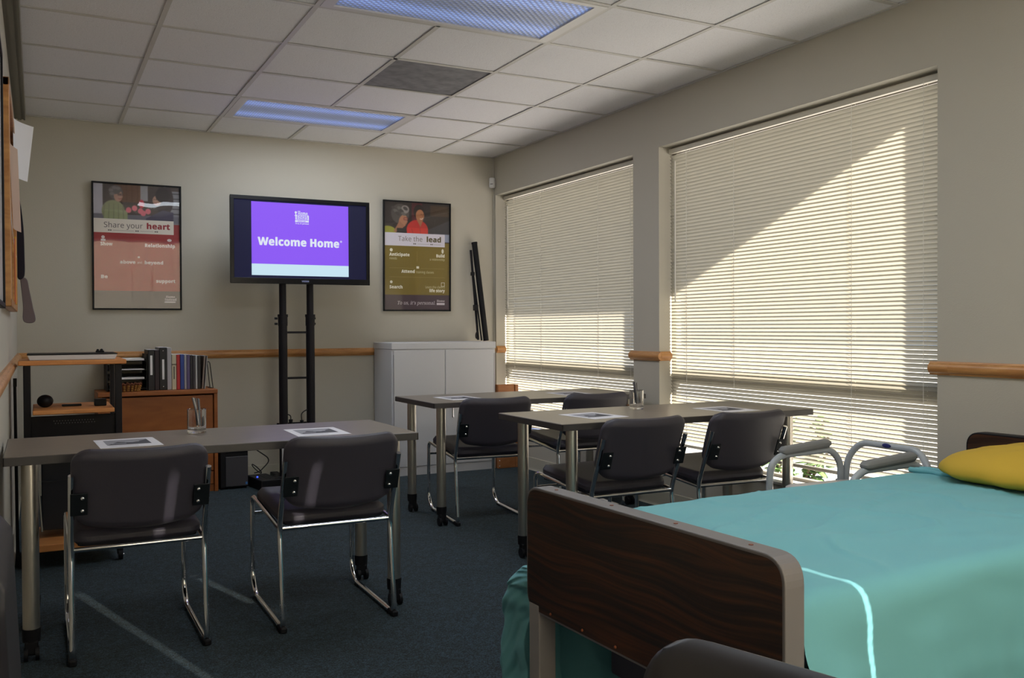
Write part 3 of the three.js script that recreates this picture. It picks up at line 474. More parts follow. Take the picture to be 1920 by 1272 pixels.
// file holders, binders and books, left to right
function upright(name, label, cat, x, w, h, d, col, lean = 0, extra) {
  const o = thing(name, label, cat, [x + w / 2, CT, 0.34 - d / 2]); o.rotation.z = lean;
  if (lean) o.position.y += Math.abs(Math.sin(lean)) * w / 2;
  part('cover', rbx(-w / 2, w / 2, 0, h, -d / 2, d / 2, Math.min(0.004, w / 4)), paint(...col), o);
  part('pages', bx(-w / 2 + 0.002, w / 2 - 0.002, 0.003, h + 0.0006, -d / 2 + 0.004, d / 2 - 0.006), M.paper, o);
  if (extra) extra(o, w, h, d);
  return o;
}
const spine = (y0, y1, f, m) => (o, w, h, d) => part('spine_label', bx(-w * f / 2, w * f / 2, h * y0, h * y1, d / 2, d / 2 + 0.001), m || M.paper, o);
const book = (x, w, h, d, col, label, name = 'book', lean, ex) => upright(name, label, name === 'binder' ? 'binder' : 'book', x, w, h, d, col, lean, ex);
book(-2.872, 0.042, 0.285, 0.26, [20, 19, 25], 'black ring binder with a tall white spine label, next to the letter tray', 'binder', 0, spine(0.38, 0.86, 0.35));
book(-2.829, 0.03, 0.283, 0.26, [36, 18, 28], 'dark maroon binder between two black binders', 'binder');
book(-2.798, 0.05, 0.30, 0.26, [15, 15, 20], 'tall black ring binder with a narrow white spine label and rivets', 'binder', 0, (o, w, h, d) => { part('spine_label', bx(-0.007, 0.007, h * 0.25, h * 0.72, d / 2, d / 2 + 0.001), M.paper, o); for (const y of [0.08, 0.92]) part('rivet', sph(0.005, 0, h * y, d / 2, 8, 6), M.chrome, o); });
book(-2.747, 0.029, 0.298, 0.25, [168, 166, 172], 'pale grey upright binder right of the black binders', 'binder');
book(-2.716, 0.03, 0.25, 0.22, [196, 186, 160], 'cream book with black marks beside the red book', 'book', 0, (o, w, h, d) => { for (const y of [0.7, 0.72]) part('spine_line', bx(-w / 2, w / 2, h * y, h * y + 0.003, d / 2, d / 2 + 0.0008), M.black, o); part('spine_line', bx(-0.003, 0.003, h * 0.3, h * 0.66, d / 2, d / 2 + 0.0008), M.black, o); });
book(-2.684, 0.023, 0.248, 0.22, [176, 36, 38], 'bright red upright book on the credenza');
book(-2.66, 0.026, 0.249, 0.22, [34, 62, 138], 'royal blue upright book on the credenza');
book(-2.633, 0.016, 0.247, 0.22, [150, 148, 156], 'slim light grey book between blue and purple books');
book(-2.616, 0.022, 0.246, 0.22, [88, 76, 116], 'dull purple upright book on the credenza');
book(-2.593, 0.018, 0.243, 0.22, [30, 28, 32], 'slim black book right of the purple book');
book(-2.574, 0.016, 0.240, 0.21, [56, 52, 58], 'slim charcoal book right of the slim black one');
book(-2.557, 0.013, 0.240, 0.21, [176, 176, 178], 'thin whitish booklet among the dark books');
book(-2.543, 0.022, 0.238, 0.21, [34, 30, 30], 'black book left of the leaning magazine');
book(-2.515, 0.012, 0.236, 0.21, [128, 112, 104], 'leaning beige magazine at the right end of the books', 'book', -0.07);
book(-2.497, 0.007, 0.236, 0.2, [150, 148, 150], 'leaning thin grey magazine, last before the bookend', 'book', -0.08);
const be = thing('wire_bookend', 'black wire bookend at the right end of the books', 'bookend', [-2.452, CT, 0.24]);
part('upright', rod([[0.02, 0.003, -0.07], [0.0, 0.19, -0.06], [0.0, 0.19, 0.06], [0.02, 0.003, 0.07]], 0.003, 0.03, 6), M.black, be); part('foot', bx(0.0, 0.022, 0, 0.003, -0.07, 0.07), M.black, be);

const tower = thing('desktop_computer', 'dark grey desktop computer tower standing beside the wooden credenza', 'computer', [-2.30, 0, 0.16]);
part('case', rbx(-0.1, 0.095, 0.012, 0.335, -0.12, 0.235, 0.005), M.black, tower);
part('front_grille', rbx(-0.065, 0.093, 0.02, 0.235, 0.23, 0.242, 0.004), paint(58, 57, 64), tower);
part('drive_panel', rbx(-0.06, 0.09, 0.262, 0.325, 0.23, 0.24, 0.003), M.blackGloss, tower);
part('badge', bx(0.075, 0.089, 0.03, 0.047, 0.242, 0.2435), paint(60, 120, 190), tower);
for (const x of [-0.08, 0.075]) part('foot', bx(x - 0.015, x + 0.015, 0, 0.013, -0.1, 0.2), M.black, tower);

// ───────────────────────── printer cart at the left wall ─────────────────────────
const cart = thing('computer_cart', 'black steel computer cart with light wooden shelves by the left wall', 'cart', [-3.405, 0, 1.98]);
part('top_shelf', rbx(-0.235, 0.245, 0.985, 1.008, -0.24, 0.22, 0.005), M.shelfWood, cart);
part('keyboard_shelf', rbx(-0.175, 0.185, 0.748, 0.77, -0.2, 0.26, 0.005), M.shelfWood, cart);
part('bottom_shelf', rbx(-0.18, 0.19, 0.085, 0.12, -0.22, 0.25, 0.005), M.shelfWood, cart);
for (const s of [-1, 1]) {
  const x = s * 0.203 + 0.005;
  part('side_post', merge([rbx(x - 0.016, x + 0.016, 0.07, 0.985, 0.14, 0.2, 0.004), rbx(x - 0.014, x + 0.014, 0.07, 0.985, -0.22, -0.17, 0.004), rbx(x - 0.01, x + 0.01, 0.07, 0.1, -0.2, 0.18, 0.003)]), M.blackMetal, cart);
  part('brace', bx(x - 0.004, x + 0.004, 0.62, 0.66, -0.2, 0.18), M.blackMetal, cart);
  for (const z of [0.2, -0.18]) { const c = part('caster', merge([cyl(0.026, 0.026, 0.02, 0, 0, 0, 18).rotateZ(Math.PI / 2).translate(x + 0.012, 0.026, z), rbx(x - 0.014, x + 0.014, 0.03, 0.075, z - 0.014, z + 0.014, 0.004)]), M.black, cart); part('axle_cap', sph(0.006, x + 0.014 * s, 0.026, z + 0.012, 8, 6), M.chrome, c); }
}
part('drawer_front', rbx(-0.19, 0.2, 0.6, 0.735, 0.165, 0.18, 0.003), M.blackMetal, cart);
{ const g = []; for (let i = 0; i < 15; i++) for (let j = 0; j < 2; j++) g.push(bx(-0.085 + i * 0.0125 + j * 0.006, -0.081 + i * 0.0125 + j * 0.006, 0.708 - j * 0.012, 0.712 - j * 0.012, 0.18, 0.1806)); part('perforation', merge(g), M.greyEdge, cart).userData.kind = 'stuff'; }
part('equipment_bin', merge([rbx(-0.14, 0.17, 0.16, 0.56, -0.18, 0.1, 0.006), bx(-0.14, 0.17, 0.40, 0.408, 0.1, 0.104)]), paint(26, 26, 30), cart);
part('hinge_strut', rod([[-0.16, 0.5, 0.15], [-0.14, 0.17, 0.17]], 0.005, 0.01, 6), M.satin, cart);
const lap = thing('flat_panel_device', 'flat grey device lying closed on top of the black cart', 'device', [-3.40, 1.008, 2.0]);
part('base', metricUV((() => { const g = new RoundedBoxGeometry(0.40, 0.026, 0.3, 2, 0.004); const p = g.attributes.position; for (let i = 0; i < p.count; i++) if (p.getY(i) < 0) p.setX(i, p.getX(i) * 0.96); g.computeVertexNormals(); return g.translate(0, 0.013, 0); })()), M.greySteel, lap);
part('lid', rbx(-0.203, 0.203, 0.026, 0.031, -0.152, 0.152, 0.002), M.black, lap);
single('black_mouse', 'round black mouse on the middle shelf of the cart', 'mouse', sph(0.037, 0, 0, 0, 20, 14).scale(1, 0.86, 1.2).translate(0, 0.03, 0), M.black, [-3.525, 0.772, 2.05]);
single('black_remote', 'thin flat black remote on the middle shelf of the cart', 'remote', rbx(-0.045, 0.045, 0, 0.01, -0.02, 0.02, 0.003), M.black, [-3.405, 0.77, 2.02]);
single('black_adapter', 'small black box on the right of the cart middle shelf', 'adapter', rbx(-0.028, 0.028, 0, 0.034, -0.03, 0.03, 0.004), M.black, [-3.275, 0.771, 2.06]);
single('black_marker_case', 'tiny dark clip on the closed device on the cart', 'clip', merge([rbx(-0.02, 0.02, 0, 0.01, -0.01, 0.01, 0.003), sph(0.008, 0.008, 0.012, 0, 8, 6), sph(0.007, -0.01, 0.012, 0, 8, 6)]), M.black, [-3.27, 1.039, 1.99]);
single('folded_easel', 'thin black folded easel leaning between cart and left wall', 'easel', merge([rod([[0, 0, 0.05], [-0.005, 0.92, 0]], 0.007, 0.01, 8), rod([[0, 0, -0.03], [-0.005, 0.92, -0.01]], 0.007, 0.01, 8), bx(-0.012, 0.004, 0.5, 0.53, -0.03, 0.04), bx(-0.012, 0.004, 0.88, 0.92, -0.02, 0.02)]), M.black, [-3.652, 0, 2.06]);

// ───────────────────────── left wall: boards and papers ─────────────────────────
const wb = thing('whiteboard', 'grey whiteboard with dark frame at the left picture edge', 'whiteboard', [XL, 1.24, 3.88]);
part('surface', bx(0, 0.010, 0.015, 0.955, -0.68, 0.68), paint(190, 190, 194, { roughness: 0.25 }), wb);
part('frame', merge([rbx(0, 0.018, 0, 0.02, -0.7, 0.7, 0.003), rbx(0, 0.018, 0.95, 0.97, -0.7, 0.7, 0.003), rbx(0, 0.018, 0, 0.97, -0.7, -0.68, 0.003), rbx(0, 0.018, 0, 0.97, 0.68, 0.7, 0.003)]), M.black, wb);
const ck = thing('cork_board', 'wood-framed cork notice board on the left wall', 'notice board', [XL, 1.25, 2.45]);
M.cork = std([1, 1, 1], { roughness: 0.95, map: tex(128, 128, () => { const k = 0.8 + rnd() * 0.3; return [176 * k, 134 * k, 88 * k]; }, { rep: [3, 3] }) });
part('cork_panel', bx(0, 0.014, 0.02, 0.88, -0.6, 0.6), M.cork, ck);
part('frame', merge([rbx(0, 0.036, 0, 0.035, -0.62, 0.62, 0.004), rbx(0, 0.036, 0.865, 0.9, -0.62, 0.62, 0.004), rbx(0, 0.036, 0, 0.9, -0.62, -0.585, 0.004), rbx(0, 0.036, 0, 0.9, 0.585, 0.62, 0.004)]), M.oak, ck);
function sheet(name, label, w, h, mat, pos, curl, group, cat = 'paper') {   // hangs on the left wall: u along z, curls out in +x
  const g = new THREE.PlaneGeometry(w, h, 12, 12); const p = g.attributes.position;
  for (let i = 0; i < p.count; i++) { const u = p.getX(i) / w + 0.5, v = 0.5 - p.getY(i) / h; const o = curl(u, v); p.setXYZ(i, o, p.getY(i), -p.getX(i)); }
  g.computeVertexNormals();
  const m = mat.clone(); m.side = THREE.DoubleSide;
  return single(name, label, cat, g, m, pos, 0, group);
}
sheet('pinned_paper', 'white sheet with corner curling off the top of the cork board', 0.22, 0.28, M.paper, [XL + 0.022, 2.05, 2.02], (u, v) => 0.088 * u * u * (1 - 0.35 * v) + 0.008);
sheet('pinned_paper', 'beige illustrated sheet pinned under the white curling one', 0.22, 0.40, paint(196, 164, 138), [XL + 0.018, 1.83, 2.25], (u, v) => 0.03 * u * u + 0.012 * v);
sheet('pinned_paper', 'pale text sheet low on the cork board', 0.22, 0.28, paint(176, 170, 160), [XL + 0.018, 1.62, 2.5], (u, v) => 0.022 * v * v + 0.005);
function hung(name, label, cat, pts, depth, mat, z) {          // a limp hanging thing: outline in x (off the wall) and y, some centimetres deep
  const sh = new THREE.Shape(); sh.moveTo(...pts[0]); sh.splineThru(pts.slice(1).map((q) => new THREE.Vector2(...q))); sh.lineTo(...pts[0]);
  single(name, label, cat, metric(new THREE.ExtrudeGeometry(sh, { depth, bevelEnabled: true, bevelSize: 0.003, bevelThickness: 0.006, bevelSegments: 2, curveSegments: 24 })), mat, [XL, 0, z]);
}
hung('cloth_pouch', 'dark navy cloth hanging at the far end of the cork board', 'cloth', [[0.03, 1.86], [0.046, 1.84], [0.062, 1.70], [0.066, 1.55], [0.064, 1.44], [0.036, 1.44], [0.036, 1.6], [0.032, 1.75], [0.03, 1.855]], 0.05, paint(30, 27, 40, { roughness: 0.9 }), 1.74);
hung('curled_sheet', 'grey brown curled strip hanging below the dark cloth', 'strip', [[0.05, 1.43], [0.076, 1.42], [0.088, 1.36], [0.102, 1.28], [0.112, 1.205], [0.064, 1.205], [0.062, 1.28], [0.056, 1.36], [0.05, 1.425]], 0.012, paint(112, 101, 104, { roughness: 0.8 }), 1.76);
single('yellow_pennant', 'yellow ribbon hanging on the cork board', 'ribbon', rbx(0, 0.006, 0, 0.3, -0.02, 0.02, 0.002), paint(214, 168, 26), [XL + 0.038, 1.27, 2.55]);
single('orange_pennant', 'orange ribbon hanging beside the yellow one', 'ribbon', rbx(0, 0.005, 0, 0.28, -0.015, 0.015, 0.002), paint(204, 112, 72), [XL + 0.04, 1.27, 2.70]);

// ───────────────────────── tables ─────────────────────────
const TH = 0.725;
function makeTable(label, x0, x1, z0, z1, inset = 0.08) {
  const t = thing('folding_table', label, 'table', [(x0 + x1) / 2, 0, (z0 + z1) / 2]);
  const w = (x1 - x0) / 2, d = (z1 - z0) / 2;
  part('tabletop', rbx(-w + 0.003, w - 0.003, TH - 0.02, TH, -d + 0.003, d - 0.003, 0.002), M.tableTop, t);
  part('edge_band', merge([rbx(-w, w, TH - 0.031, TH - 0.0015, -d, -d + 0.006, 0.002), rbx(-w, w, TH - 0.031, TH - 0.0015, d - 0.006, d, 0.002), rbx(-w, -w + 0.006, TH - 0.031, TH - 0.0015, -d, d, 0.002), rbx(w - 0.006, w, TH - 0.031, TH - 0.0015, -d, d, 0.002), bx(-w + 0.004, w - 0.004, TH - 0.03, TH - 0.02, -d + 0.004, d - 0.004)]), M.tableEdge, t);
  for (const sx of [-1, 1]) for (const sz of [-1, 1]) {
    const x = sx * (w - inset), z = sz * (d - 0.085);
    const l = part('leg', merge([cyl(0.0275, 0.0275, TH - 0.031 - 0.1, x, 0.1, z, 28), cyl(0.04, 0.04, 0.006, x, TH - 0.037, z, 24)]), M.satin, t);
    part('caster', merge([cyl(0.029, 0.031, 0.045, x, 0.066, z, 22), rbx(x - 0.022, x + 0.022, 0.02, 0.072, z - 0.012, z + 0.028, 0.008), ...[-0.018, 0.018].map((o) => cyl(0.0255, 0.0255, 0.013, 0, -0.0065, 0, 20).rotateZ(Math.PI / 2).translate(x + o, 0.0255, z + 0.014))]), M.black, l);
  }
  return t;
}
makeTable('grey laminate table at the left with two chairs in front', -3.665, -2.16, 3.02, 3.63);
makeTable('grey laminate table in the back row before the steel cabinet', -1.545, -0.06, 1.68, 2.32);
makeTable('grey laminate table in front of the large window and the bed', -1.49, 0.03, 3.03, 3.67, 0.098);

// handouts, each with a printed grey picture
M.handout = std([1, 1, 1], { roughness: 0.75, map: canvas(256, 330, (g, w, h) => { g.fillStyle = 'rgb(226,224,230)'; g.fillRect(0, 0, w, h); g.fillStyle = 'rgb(150,150,158)'; g.fillRect(36, 46, 184, 190); g.fillStyle = 'rgb(72,72,80)'; g.beginPath(); g.moveTo(36, 236); g.lineTo(90, 120); g.lineTo(150, 160); g.lineTo(220, 70); g.lineTo(220, 236); g.fill(); g.fillStyle = 'rgb(196,196,204)'; g.fillRect(60, 180, 60, 12); g.fillRect(120, 130, 60, 10); g.fillStyle = 'rgb(140,140,148)'; for (let i = 0; i < 3; i++) g.fillRect(40, 256 + i * 18, 120, 4); }) });
const handGeo = (() => { const g = new THREE.BoxGeometry(0.216, 0.0012, 0.28); return g.translate(0, 0.0007, 0); })();
const handMats = [M.paper, M.paper, M.handout, M.paper, M.paper, M.paper];
for (const [x, z, a, l] of [[-3.255, 3.40, 0.04, 'printed handout on the left table behind its left chair'], [-2.525, 3.40, -0.02, 'printed handout on the left table behind its right chair'], [-1.26, 2.03, 0.06, 'printed handout at the left end of the back row table'], [-0.475, 2.06, 0.0, 'printed handout at the right end of the back row table'], [-1.155, 3.40, 0.12, 'printed handout at the left end of the table by the large window'], [-0.375, 3.46, 0.04, 'printed handout at the right end of the table by the large window']]) {
  const m = new THREE.Mesh(handGeo, handMats); m.name = numbered('handout'); m.position.set(x, TH, z); m.rotation.y = a; m.userData = { label: l, category: 'paper', group: 'handouts on the tables' }; scene.add(m);
}
// glass tumblers with pens
function tumbler(x, z, label, pens, where) {
  const pts = [[0, 0], [0.036, 0], [0.0375, 0.004], [0.0375, 0.098], [0.0365, 0.1], [0.0352, 0.098], [0.0345, 0.018], [0.03, 0.014], [0, 0.014]].map((p) => new THREE.Vector2(...p));
  single('glass_tumbler', label, 'tumbler', new THREE.LatheGeometry(pts, 32), M.tumbler, [x, TH + 0.0006, z]);
  pens.forEach(([ox, oz, tx, tz, h], i) => {
    const p = thing('silver_pen', `${['leftmost', 'second from left', pens.length > 3 ? 'third from left' : 'rightmost', 'rightmost'][i]} of the pens in the tumbler on ${where}`, 'pen', [x + ox, TH + 0.0156, z + oz], 0, 'pens in the tumbler on ' + where);
    part('barrel', rod([[0, 0.014, 0], [tx * 0.92, h * 0.93, tz * 0.92]], 0.0042, 0.01, 10), i % 2 ? paint(60, 62, 74, { roughness: 0.3, metalness: 0.5 }) : paint(120, 120, 128, { roughness: 0.3, metalness: 0.7 }), p);
    part('tip', rod([[-tx * 0.02, 0.004, 0], [0, 0.014, 0]], 0.002, 0.01, 8), M.chrome, p);
    part('clip', rod([[tx * 0.6 + 0.005, h * 0.6, tz * 0.6], [tx * 0.9 + 0.005, h * 0.92, tz * 0.9]], 0.0012, 0.01, 5), M.chrome, p);
  });
}
tumbler(-2.972, 3.19, 'clear glass tumbler of pens on the left table', [[0.012, 0.006, -0.03, -0.005, 0.142], [0.004, -0.012, -0.012, 0.006, 0.14], [0.016, -0.01, -0.012, 0.012, 0.138]], 'the left table');
tumbler(-0.765, 3.21, 'clear glass tumbler of pens on the table by the large window', [[0.014, 0.004, -0.038, -0.004, 0.136], [0.006, -0.014, -0.02, 0.008, 0.138], [0.0, 0.012, -0.014, -0.008, 0.14], [0.018, -0.012, -0.022, 0.014, 0.134]], 'the table by the large window');

// ───────────────────────── chairs ─────────────────────────
// local frame: rear feet at z = 0, seat towards -z
function makeChair(label, group) {
  const t = thing('guest_chair', label, 'chair', [0, 0, 0], 0, group);
  for (const s of [-1, 1]) {
    const x = s * 0.222;
    part('sled_leg', merge([rod([[x, 0.665, 0.06], [x, 0.395, -0.05], [x, 0.011, 0.0], [x, 0.011, -0.53], [x, 0.07, -0.595], [x, 0.43, -0.585], [x, 0.388, -0.05]], 0.0105, 0.045, 12)]), M.chrome, t);
    const b = part('bracket', rbx(s > 0 ? 0.172 : -0.226, s > 0 ? 0.226 : -0.172, -0.042, 0.042, -0.003, 0.003, 0.002).rotateX(20 * D2R).translate(0, 0.563, 0.047), M.bracket, t);
    for (const y of [-0.024, 0.024]) part('bolt', sph(0.0075, s * 0.188, 0.563 + y * 0.94, 0.0505 + y * 0.34, 10, 8), M.chrome, b);
    part('foot_glide', rbx(x - 0.013, x + 0.013, 0.0, 0.022, -0.055, 0.012, 0.006), M.black, t);
    part('foot_glide', rbx(x - 0.012, x + 0.012, 0.0, 0.014, -0.51, -0.46, 0.005), M.black, t);
  }
  part('crossbar', rod([[-0.222, 0.388, -0.048], [0.222, 0.388, -0.048]], 0.0095, 0.01, 12), M.chrome, t);
  part('crossbar', rod([[-0.222, 0.352, -0.586], [0.222, 0.352, -0.586]], 0.0075, 0.01, 10), M.chrome, t);
  part('seat', pad(0.435, 0.50, 0.058, 0.06, 0.03, (v) => { const x = v.x, z = -v.y, y = v.z; v.set(x, 0.432 + y + 0.022 * (-z / 0.25) * 0.6 - 0.012 * Math.cos(Math.PI * x / 0.435) * Math.cos(Math.PI * z / 0.5) - (z < -0.2 ? (z + 0.2) ** 2 * 3 : 0), z - 0.31); }, 20, 22), M.vinyl, t);
  part('seat_pan', rbx(-0.2, 0.2, 0.395, 0.408, -0.54, -0.08, 0.004), M.black, t);
  part('backrest', pad(0.446, 0.28, 0.05, 0.065, 0.028, (v) => {
    let { x, y, z } = v; const lower = Math.max(0, -y / 0.1375); y -= 0.022 * lower * (1 - (x / 0.226) ** 2);
    z += -0.055 * (x / 0.226) ** 2 * 0.62 + 0.015 * (y / 0.14) ** 2 * 0.4;
    const a = 20 * D2R, c = Math.cos(a), s = Math.sin(a); v.set(x, 0.615 + y * c - z * s, 0.045 + y * s + z * c);
  }, 26, 18), M.vinyl, t);
  return t;
}
const chair0 = makeChair('charcoal chair with chrome sled legs, left of the two at the left table', 'chairs at the tables');
function chairCopy(x, z, turn, label) { const c = chair0.clone(); c.name = numbered('guest_chair'); c.userData = { ...chair0.userData, label }; c.position.set(x, 0, z); c.rotation.y = turn; scene.add(c); return c; }
chair0.position.set(-3.238, 0, 3.69); chair0.rotation.y = 0.0;
chairCopy(-2.517, 3.695, -0.015, 'charcoal chair with chrome sled legs, right of the two at the left table');
chairCopy(-1.17, 2.33, -0.098, 'charcoal chair with chrome sled legs nearest the steel cabinet');
chairCopy(-0.475, 2.33, -0.06, 'charcoal chair partly hidden behind the table with the tumbler, by the far window');
chairCopy(-1.125, 3.73, -0.02, 'charcoal chair just behind the wooden footboard');
chairCopy(-0.515, 3.735, -0.04, 'charcoal chair between the commode and the middle of the large window');
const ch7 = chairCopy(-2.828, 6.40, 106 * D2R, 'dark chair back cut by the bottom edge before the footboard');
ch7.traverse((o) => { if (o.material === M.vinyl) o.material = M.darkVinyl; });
// darker high-backed chair at the left edge
const hc = thing('high_backed_chair', 'black padded chair cut by the lower left picture corner', 'chair', [-3.612, 0, 5.74], Math.PI / 2);
part('backrest', pad(0.46, 0.46, 0.06, 0.08, 0.03, (v) => { const { x, y, z } = v; v.set(x, 0.655 + y, 0.0 + z * 0.9 - 0.01 * (y / 0.23)); }), M.darkVinyl, hc);
part('seat', pad(0.46, 0.46, 0.07, 0.06, 0.035, (v) => { const { x, y, z } = v; v.set(x, 0.44 + z, 0.27 + y); }), M.darkVinyl, hc);
for (const [x, z] of [[-0.2, 0.05], [0.2, 0.05], [-0.2, 0.46], [0.2, 0.46]]) part('leg', rod([[x, 0, z], [x, 0.41, z]], 0.012, 0.01, 10), M.chrome, hc);
part('back_support', merge([rod([[-0.15, 0.40, 0.06], [-0.15, 0.62, 0.0]], 0.012, 0.02, 8), rod([[0.15, 0.40, 0.06], [0.15, 0.62, 0.0]], 0.012, 0.02, 8)]), M.black, hc);

// ───────────────────────── hospital bed ─────────────────────────
const BZ = 5.40;
const bed = thing('hospital_bed', 'hospital bed with dark wood grain footboard and grey edging', 'bed', [-2.31, 0, BZ], 0.04);
function boardShape(w, y0, y1, r) { const s = new THREE.Shape(); s.moveTo(-w + r, y0); s.lineTo(w - r, y0); s.quadraticCurveTo(w, y0, w, y0 + r); s.lineTo(w, y1 - r); s.quadraticCurveTo(w, y1, w - r, y1); s.lineTo(-w + r, y1); s.quadraticCurveTo(-w, y1, -w, y1 - r); s.lineTo(-w, y0 + r); s.quadraticCurveTo(-w, y0, -w + r, y0); return s; }
function board(name, x, w, y0, y1, edgeMat) {
  const e = new THREE.ExtrudeGeometry(boardShape(w, y0, y1, 0.055), { depth: 0.046, bevelEnabled: true, bevelSize: 0.003, bevelThickness: 0.003, bevelSegments: 2, curveSegments: 8 }).rotateY(-Math.PI / 2).translate(x + 0.023, 0, 0);
  const b = part(name, metric(e), edgeMat, bed);
  for (const s of [-1, 1]) {
    const f = new THREE.ShapeGeometry(boardShape(w - 0.004, y0 + 0.004, y1 - 0.004, 0.05), 8); const uv = f.attributes.uv; for (let i = 0; i < uv.count; i++) uv.setXY(i, uv.getX(i) * 1.05 + 0.5, (uv.getY(i) - uv.getX(i) * 0.02) * 1.5);
    part('wood_grain_panel', f.rotateY(s * Math.PI / 2).translate(x + s * 0.0266, 0, 0), M.walnut, b);
  }
  return b;
}
const fb = board('footboard', 0, 0.472, 0.378, 0.717, M.greyEdge);
for (const z of [-0.36, -0.11, 0.13, 0.36]) part('screw', cyl(0.005, 0.005, 0.0015, 0, 0.72, z, 10), paint(120, 70, 54), fb);
for (const z of [-0.35, -0.2, -0.06, 0.1, 0.25]) part('screw', sph(0.004, -0.0268, 0.392, z, 8, 6), paint(150, 84, 50), fb);
board('headboard', 1.98, 0.475, 0.40, 0.745, M.black);
for (const [x, z] of [[0.0, -0.435], [0.0, 0.435], [1.98, -0.43], [1.98, 0.43]]) part('leg', rbx(x - 0.027, x + 0.027, 0.02, x ? 0.42 : 0.40, z - 0.027, z + 0.027, 0.004), M.legGrey, bed);
for (const [x, z] of [[0.0, -0.435], [0.0, 0.435], [1.98, -0.43], [1.98, 0.43]]) part('foot_cap', rbx(x - 0.03, x + 0.03, 0, 0.025, z - 0.03, z + 0.03, 0.004), M.black, bed);
part('bed_frame', merge([rbx(0.02, 1.96, 0.38, 0.43, -0.42, -0.38, 0.004), rbx(0.02, 1.96, 0.38, 0.43, 0.38, 0.42, 0.004), ...[0.3, 0.8, 1.3, 1.8].map((x) => rbx(x, x + 0.04, 0.39, 0.42, -0.4, 0.4, 0.003))]), M.legGrey, bed);
part('lift_mechanism', merge([rbx(0.16, 0.42, 0.20, 0.27, -0.34, -0.1, 0.01), rod([[0.25, 0.25, -0.22], [0.7, 0.38, -0.22]], 0.018, 0.02, 10), rbx(0.2, 0.36, 0.17, 0.2, -0.34, -0.16, 0.006)]), paint(70, 68, 82), bed);
part('mattress', pad(1.9, 0.90, 0.17, 0.07, 0.05, (v) => { const { x, y, z } = v; v.set(x, z, y); }, 20, 12).translate(0.99, 0.518, 0), M.mattress, bed);
